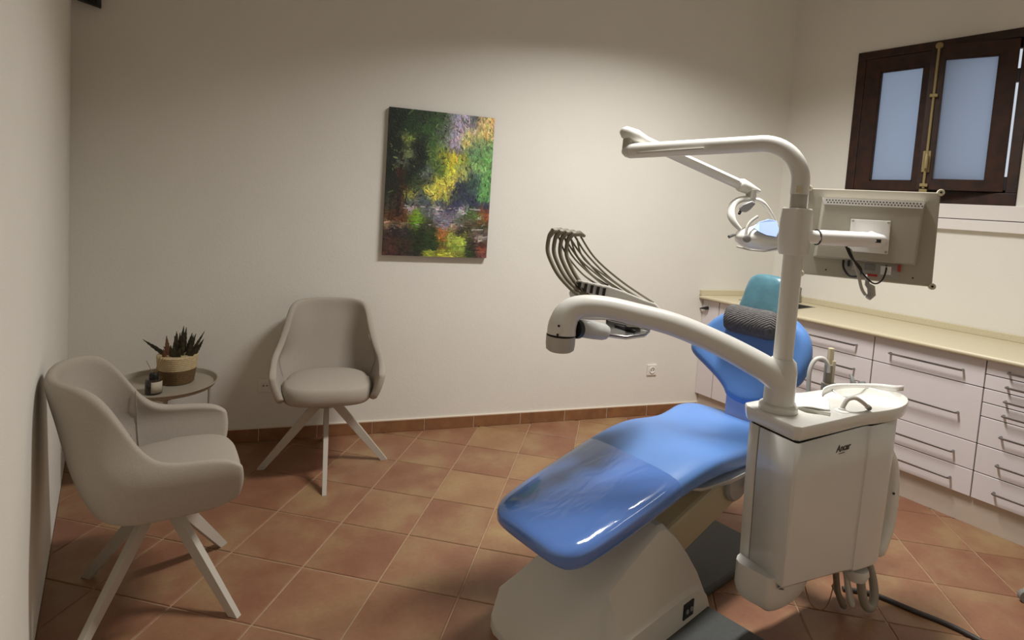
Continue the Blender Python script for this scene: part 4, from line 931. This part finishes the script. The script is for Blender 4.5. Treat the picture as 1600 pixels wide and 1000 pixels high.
# port recess and plugs
mbox(.36, .76, .815, .955, -.004, .002, 'port_panel', 'grey_light', 0)
mbox(.40, .47, .83, .90, -.012, -.004, 'port', 'arm_dark', .002); mbox(.50, .58, .82, .89, -.010, -.004, 'port', 'grey', .002); mbox(.62, .70, .83, .92, -.012, -.004, 'port', 'white', .002)
mbox(.745, .765, .80, .88, -.02, -.004, 'plug', 'red', .003); mbox(.365, .385, .80, .87, -.02, -.004, 'plug', 'black', .003); mbox(.52, .60, .93, .955, -.012, -.004, 'port', 'red', 0)
for u in (.20, .86): MB().lathe([(.003, 0), (.003, .002)], mp(u, .93, -.002), 8, mn).build('screw', M['black'], mo, world=True)
# arm
a0_ = at(1252, 370, 2.01); a1_ = at(1368, 376, 2.055)
MB().tube([a0_, at(1277, 371, 2.015)], .0235, 20).build('bracket_stub', M['white'], mo, world=True)
MB().tube([at(1275, 370.5, 2.02), at(1277, 370.6, 2.02)], .0285, 24).build('joint_ring', M['gap'], mo, world=True)
MB().tube([at(1277, 371, 2.02), at(1340, 374, 2.04), at(1366, 375.5, 2.05), at(1378, 376.5, 2.055), at(1384, 377, 2.06)], [.027, .027, .027, .022, .008], 24).build('bracket_arm', M['white'], mo, world=True, angle=70)
MB().tube([at(1372, 376, 2.055), mp(.51, .52, -.03)], .022, 16).build('pivot', M['white'], mo, world=True)
MB().obox(at(1369, 376.5, 2.0245), rr_, ff_, (0,0,1), .016, .003, .006).build('slot', M['black'], mo, world=True, smooth=False)
# cables
MB().tube(catmull([at(1322, 385, 2.04), at(1330, 402, 2.03), at(1344, 418, 2.03), at(1345, 428, 2.05), at(1338, 432, 2.09), at(1326, 430, 2.11), at(1318, 418, 2.125), at(1318, 406, 2.13)], 6), .0038, 8).build('power_lead', M['black'], mo, world=True)
MB().tube(catmull([at(1326, 387, 2.04), at(1336, 410, 2.02), at(1352, 432, 2.02), at(1366, 443, 2.03), at(1378, 438, 2.045), at(1384, 424, 2.06), at(1385, 415, 2.075)], 6), .0028, 8).build('signal_lead', M['black'], mo, world=True)
MB().tube(catmull([at(1328, 390, 2.04), at(1340, 425, 2.03), at(1346, 450, 2.03), at(1352, 461, 2.03)], 6), .0052, 10).build('video_cable', M['arm_dark'], mo, world=True)
MB().tube([at(1356, 466, 2.03), at(1362, 460, 2.03), at(1361, 449, 2.03), at(1355, 444, 2.03), at(1354, 430, 2.06)], [.010, .013, .013, .008, .004], 10).build('video_plug', M['grey_light'], mo, world=True)
MB().obox(at(1248.5, 296, 1.982), rr_, ff_, (0,0,1), .011, .001, .011).build('rating_label', M['knob'], po, world=True, smooth=False)

# ------------------------------------------------------------------ assistant side instruments behind the bowl
an = thing('suction_holder', 'grey suction hoses and upright holder behind the spittoon bowl', 'suction holder', (2.60, 1.27, .80))
DS = 2.56
MB().tube(catmull([at(1262, 640, DS), at(1263, 610, DS), at(1265, 580, DS), at(1273, 563, DS), at(1285, 560, DS), at(1293, 569, DS), at(1294, 582, DS)], 6), .0095, 12).build('suction_hose', M['hose_light'], an, world=True)
MB().obox(at(1297.5, 559, DS+.02), rr_, ff_, (0,0,1), .011, .010, .045).build('holder_post', M['beige'], an, world=True, smooth=False, bevel=.003)
MB().obox(at(1293, 588, DS+.02), rr_, ff_, (0,0,1), .014, .012, .055).build('holder_block', M['hose'], an, world=True, smooth=False, bevel=.003)
MB().obox(at(1300.5, 580, DS+.02), rr_, ff_, (0,0,1), .008, .010, .05).build('holder_block', M['knob'], an, world=True, smooth=False, bevel=.003)
MB().obox(at(1296, 606, DS+.02), rr_, ff_, (0,0,1), .030, .02, .022).build('holder_base', M['hose'], an, world=True, smooth=False, bevel=.003)
MB().tube([at(1338, 622, DS), at(1335, 605, DS), at(1333, 598, DS), at(1331, 590, DS+.01), at(1329, 585, DS+.02)], [.014, .014, .012, .007, .006], 12).build('syringe', M['grey'], an, world=True)
MB().tube([at(1350, 622, DS), at(1348, 604, DS), at(1346, 597, DS+.01)], [.017, .018, .015], 12).build('suction_tip', M['grey'], an, world=True)
MB().tube([at(1262, 640, DS), at(1300, 622, DS+.02), at(1350, 624, DS)], .022, 12).build('holder_bar', M['arm'], an, world=True)
# translucent protective sheet at the back of the bowl
m = MB(); g = []
for i in range(21):
    q = i/20; p = Vector((2.30, 1.085, 0)).lerp(Vector((2.735, .965, 0)), q)+Vector((.03, .06, 0))*math.sin(min(q*1.15, 1)*PI)**.7
    zt = .906+.003*math.sin(q*9)-.004*q; g.append([Vector((p.x, p.y, z)) for z in (.8815, (.88+zt)/2, zt)])
m.rings(g, cap=False, closed=False); ps = m.build('protective_sheet', M['paper'], solid=.0015, angle=80); tag(ps, 'thin white protective sheet standing behind the spittoon bowl', 'sheet')

# ------------------------------------------------------------------ floor cable and stool caster
fc = MB().tube(catmull([(2.58, 1.05, .0095), (2.645, .985, .0095), (2.671, .941, .0095), (2.704, .823, .0095), (2.736, .724, .0095), (2.745, .624, .0095), (2.73, .50, .0095), (2.68, .35, .0095)], 6), .0095, 12).build('floor_cable', M['rubber'])
tag(fc, 'thick dark cable lying across the terracotta floor at lower right', 'cable')
sto = thing('rolling_stool', 'grey stool caster just showing at the right edge of the floor', 'stool', (3.42, .38, 0))
S0 = Vector((0, 0, 0)); first = Vector((3.225-3.42, .60-.38, 0)); a_f = math.atan2(first.y, first.x); rs = first.length
MB().lathe([(.03, .07), (.035, .10), (.03, .12), (.022, .13), (.022, .44)], (0,0,0), 24).build('column', M['steel'], sto)
out = [(.17*math.cos(2*PI*k/40), .17*math.sin(2*PI*k/40)) for k in range(40)]
m = MB(); cushion(m, out, (0,0,.475), (1,0,0), (0,1,0), (0,0,1), .07, .03, dome=.005); m.build('seat', M['grey'], sto, angle=80)
for k in range(5):
    a = a_f+2*PI*k/5; d = Vector((math.cos(a), math.sin(a), 0)); s = Vector((-d.y, d.x, 0))
    MB().tube([d*.02+Vector((0,0,.10)), d*rs*.97+Vector((0,0,.075))], [.02, .014], 12).build('spoke', M['grey_light'], sto)
    cs = MB().tube([d*rs+s*(-.011)+Vector((0,0,.027)), d*rs+s*(.011)+Vector((0,0,.027))], .027, 20).build('caster', M['grey'], sto)
    MB().tube([d*rs*.97+Vector((0,0,.078)), d*rs*.97+Vector((0,0,.05))], [.014, .02], 12).build('caster_fork', M['leaf'] if False else M['arm_dark'], cs)

# ------------------------------------------------------------------ ceiling lamp housings
for i, (loc, size, pw) in enumerate(LAMPS):
    cl_ = thing('ceiling_lamp', ('long white ceiling lamp above the dental chair', 'long white ceiling lamp nearer the door end of the room')[i], 'ceiling lamp', (loc[0], loc[1], HC))
    MB().box(loc[0]-size[0]/2-.04, loc[0]+size[0]/2+.04, loc[1]-size[1]/2-.03, loc[1]+size[1]/2+.03, loc[2]+.006, loc[2]+.07).build('housing', M['lamp_house'], cl_, world=True, smooth=False, bevel=.006)
    for q in (-.4, .4): MB().tube([(loc[0]+q, loc[1], loc[2]+.06), (loc[0]+q, loc[1], HC)], .004, 8).build('suspension_rod', M['steel'], cl_, world=True)
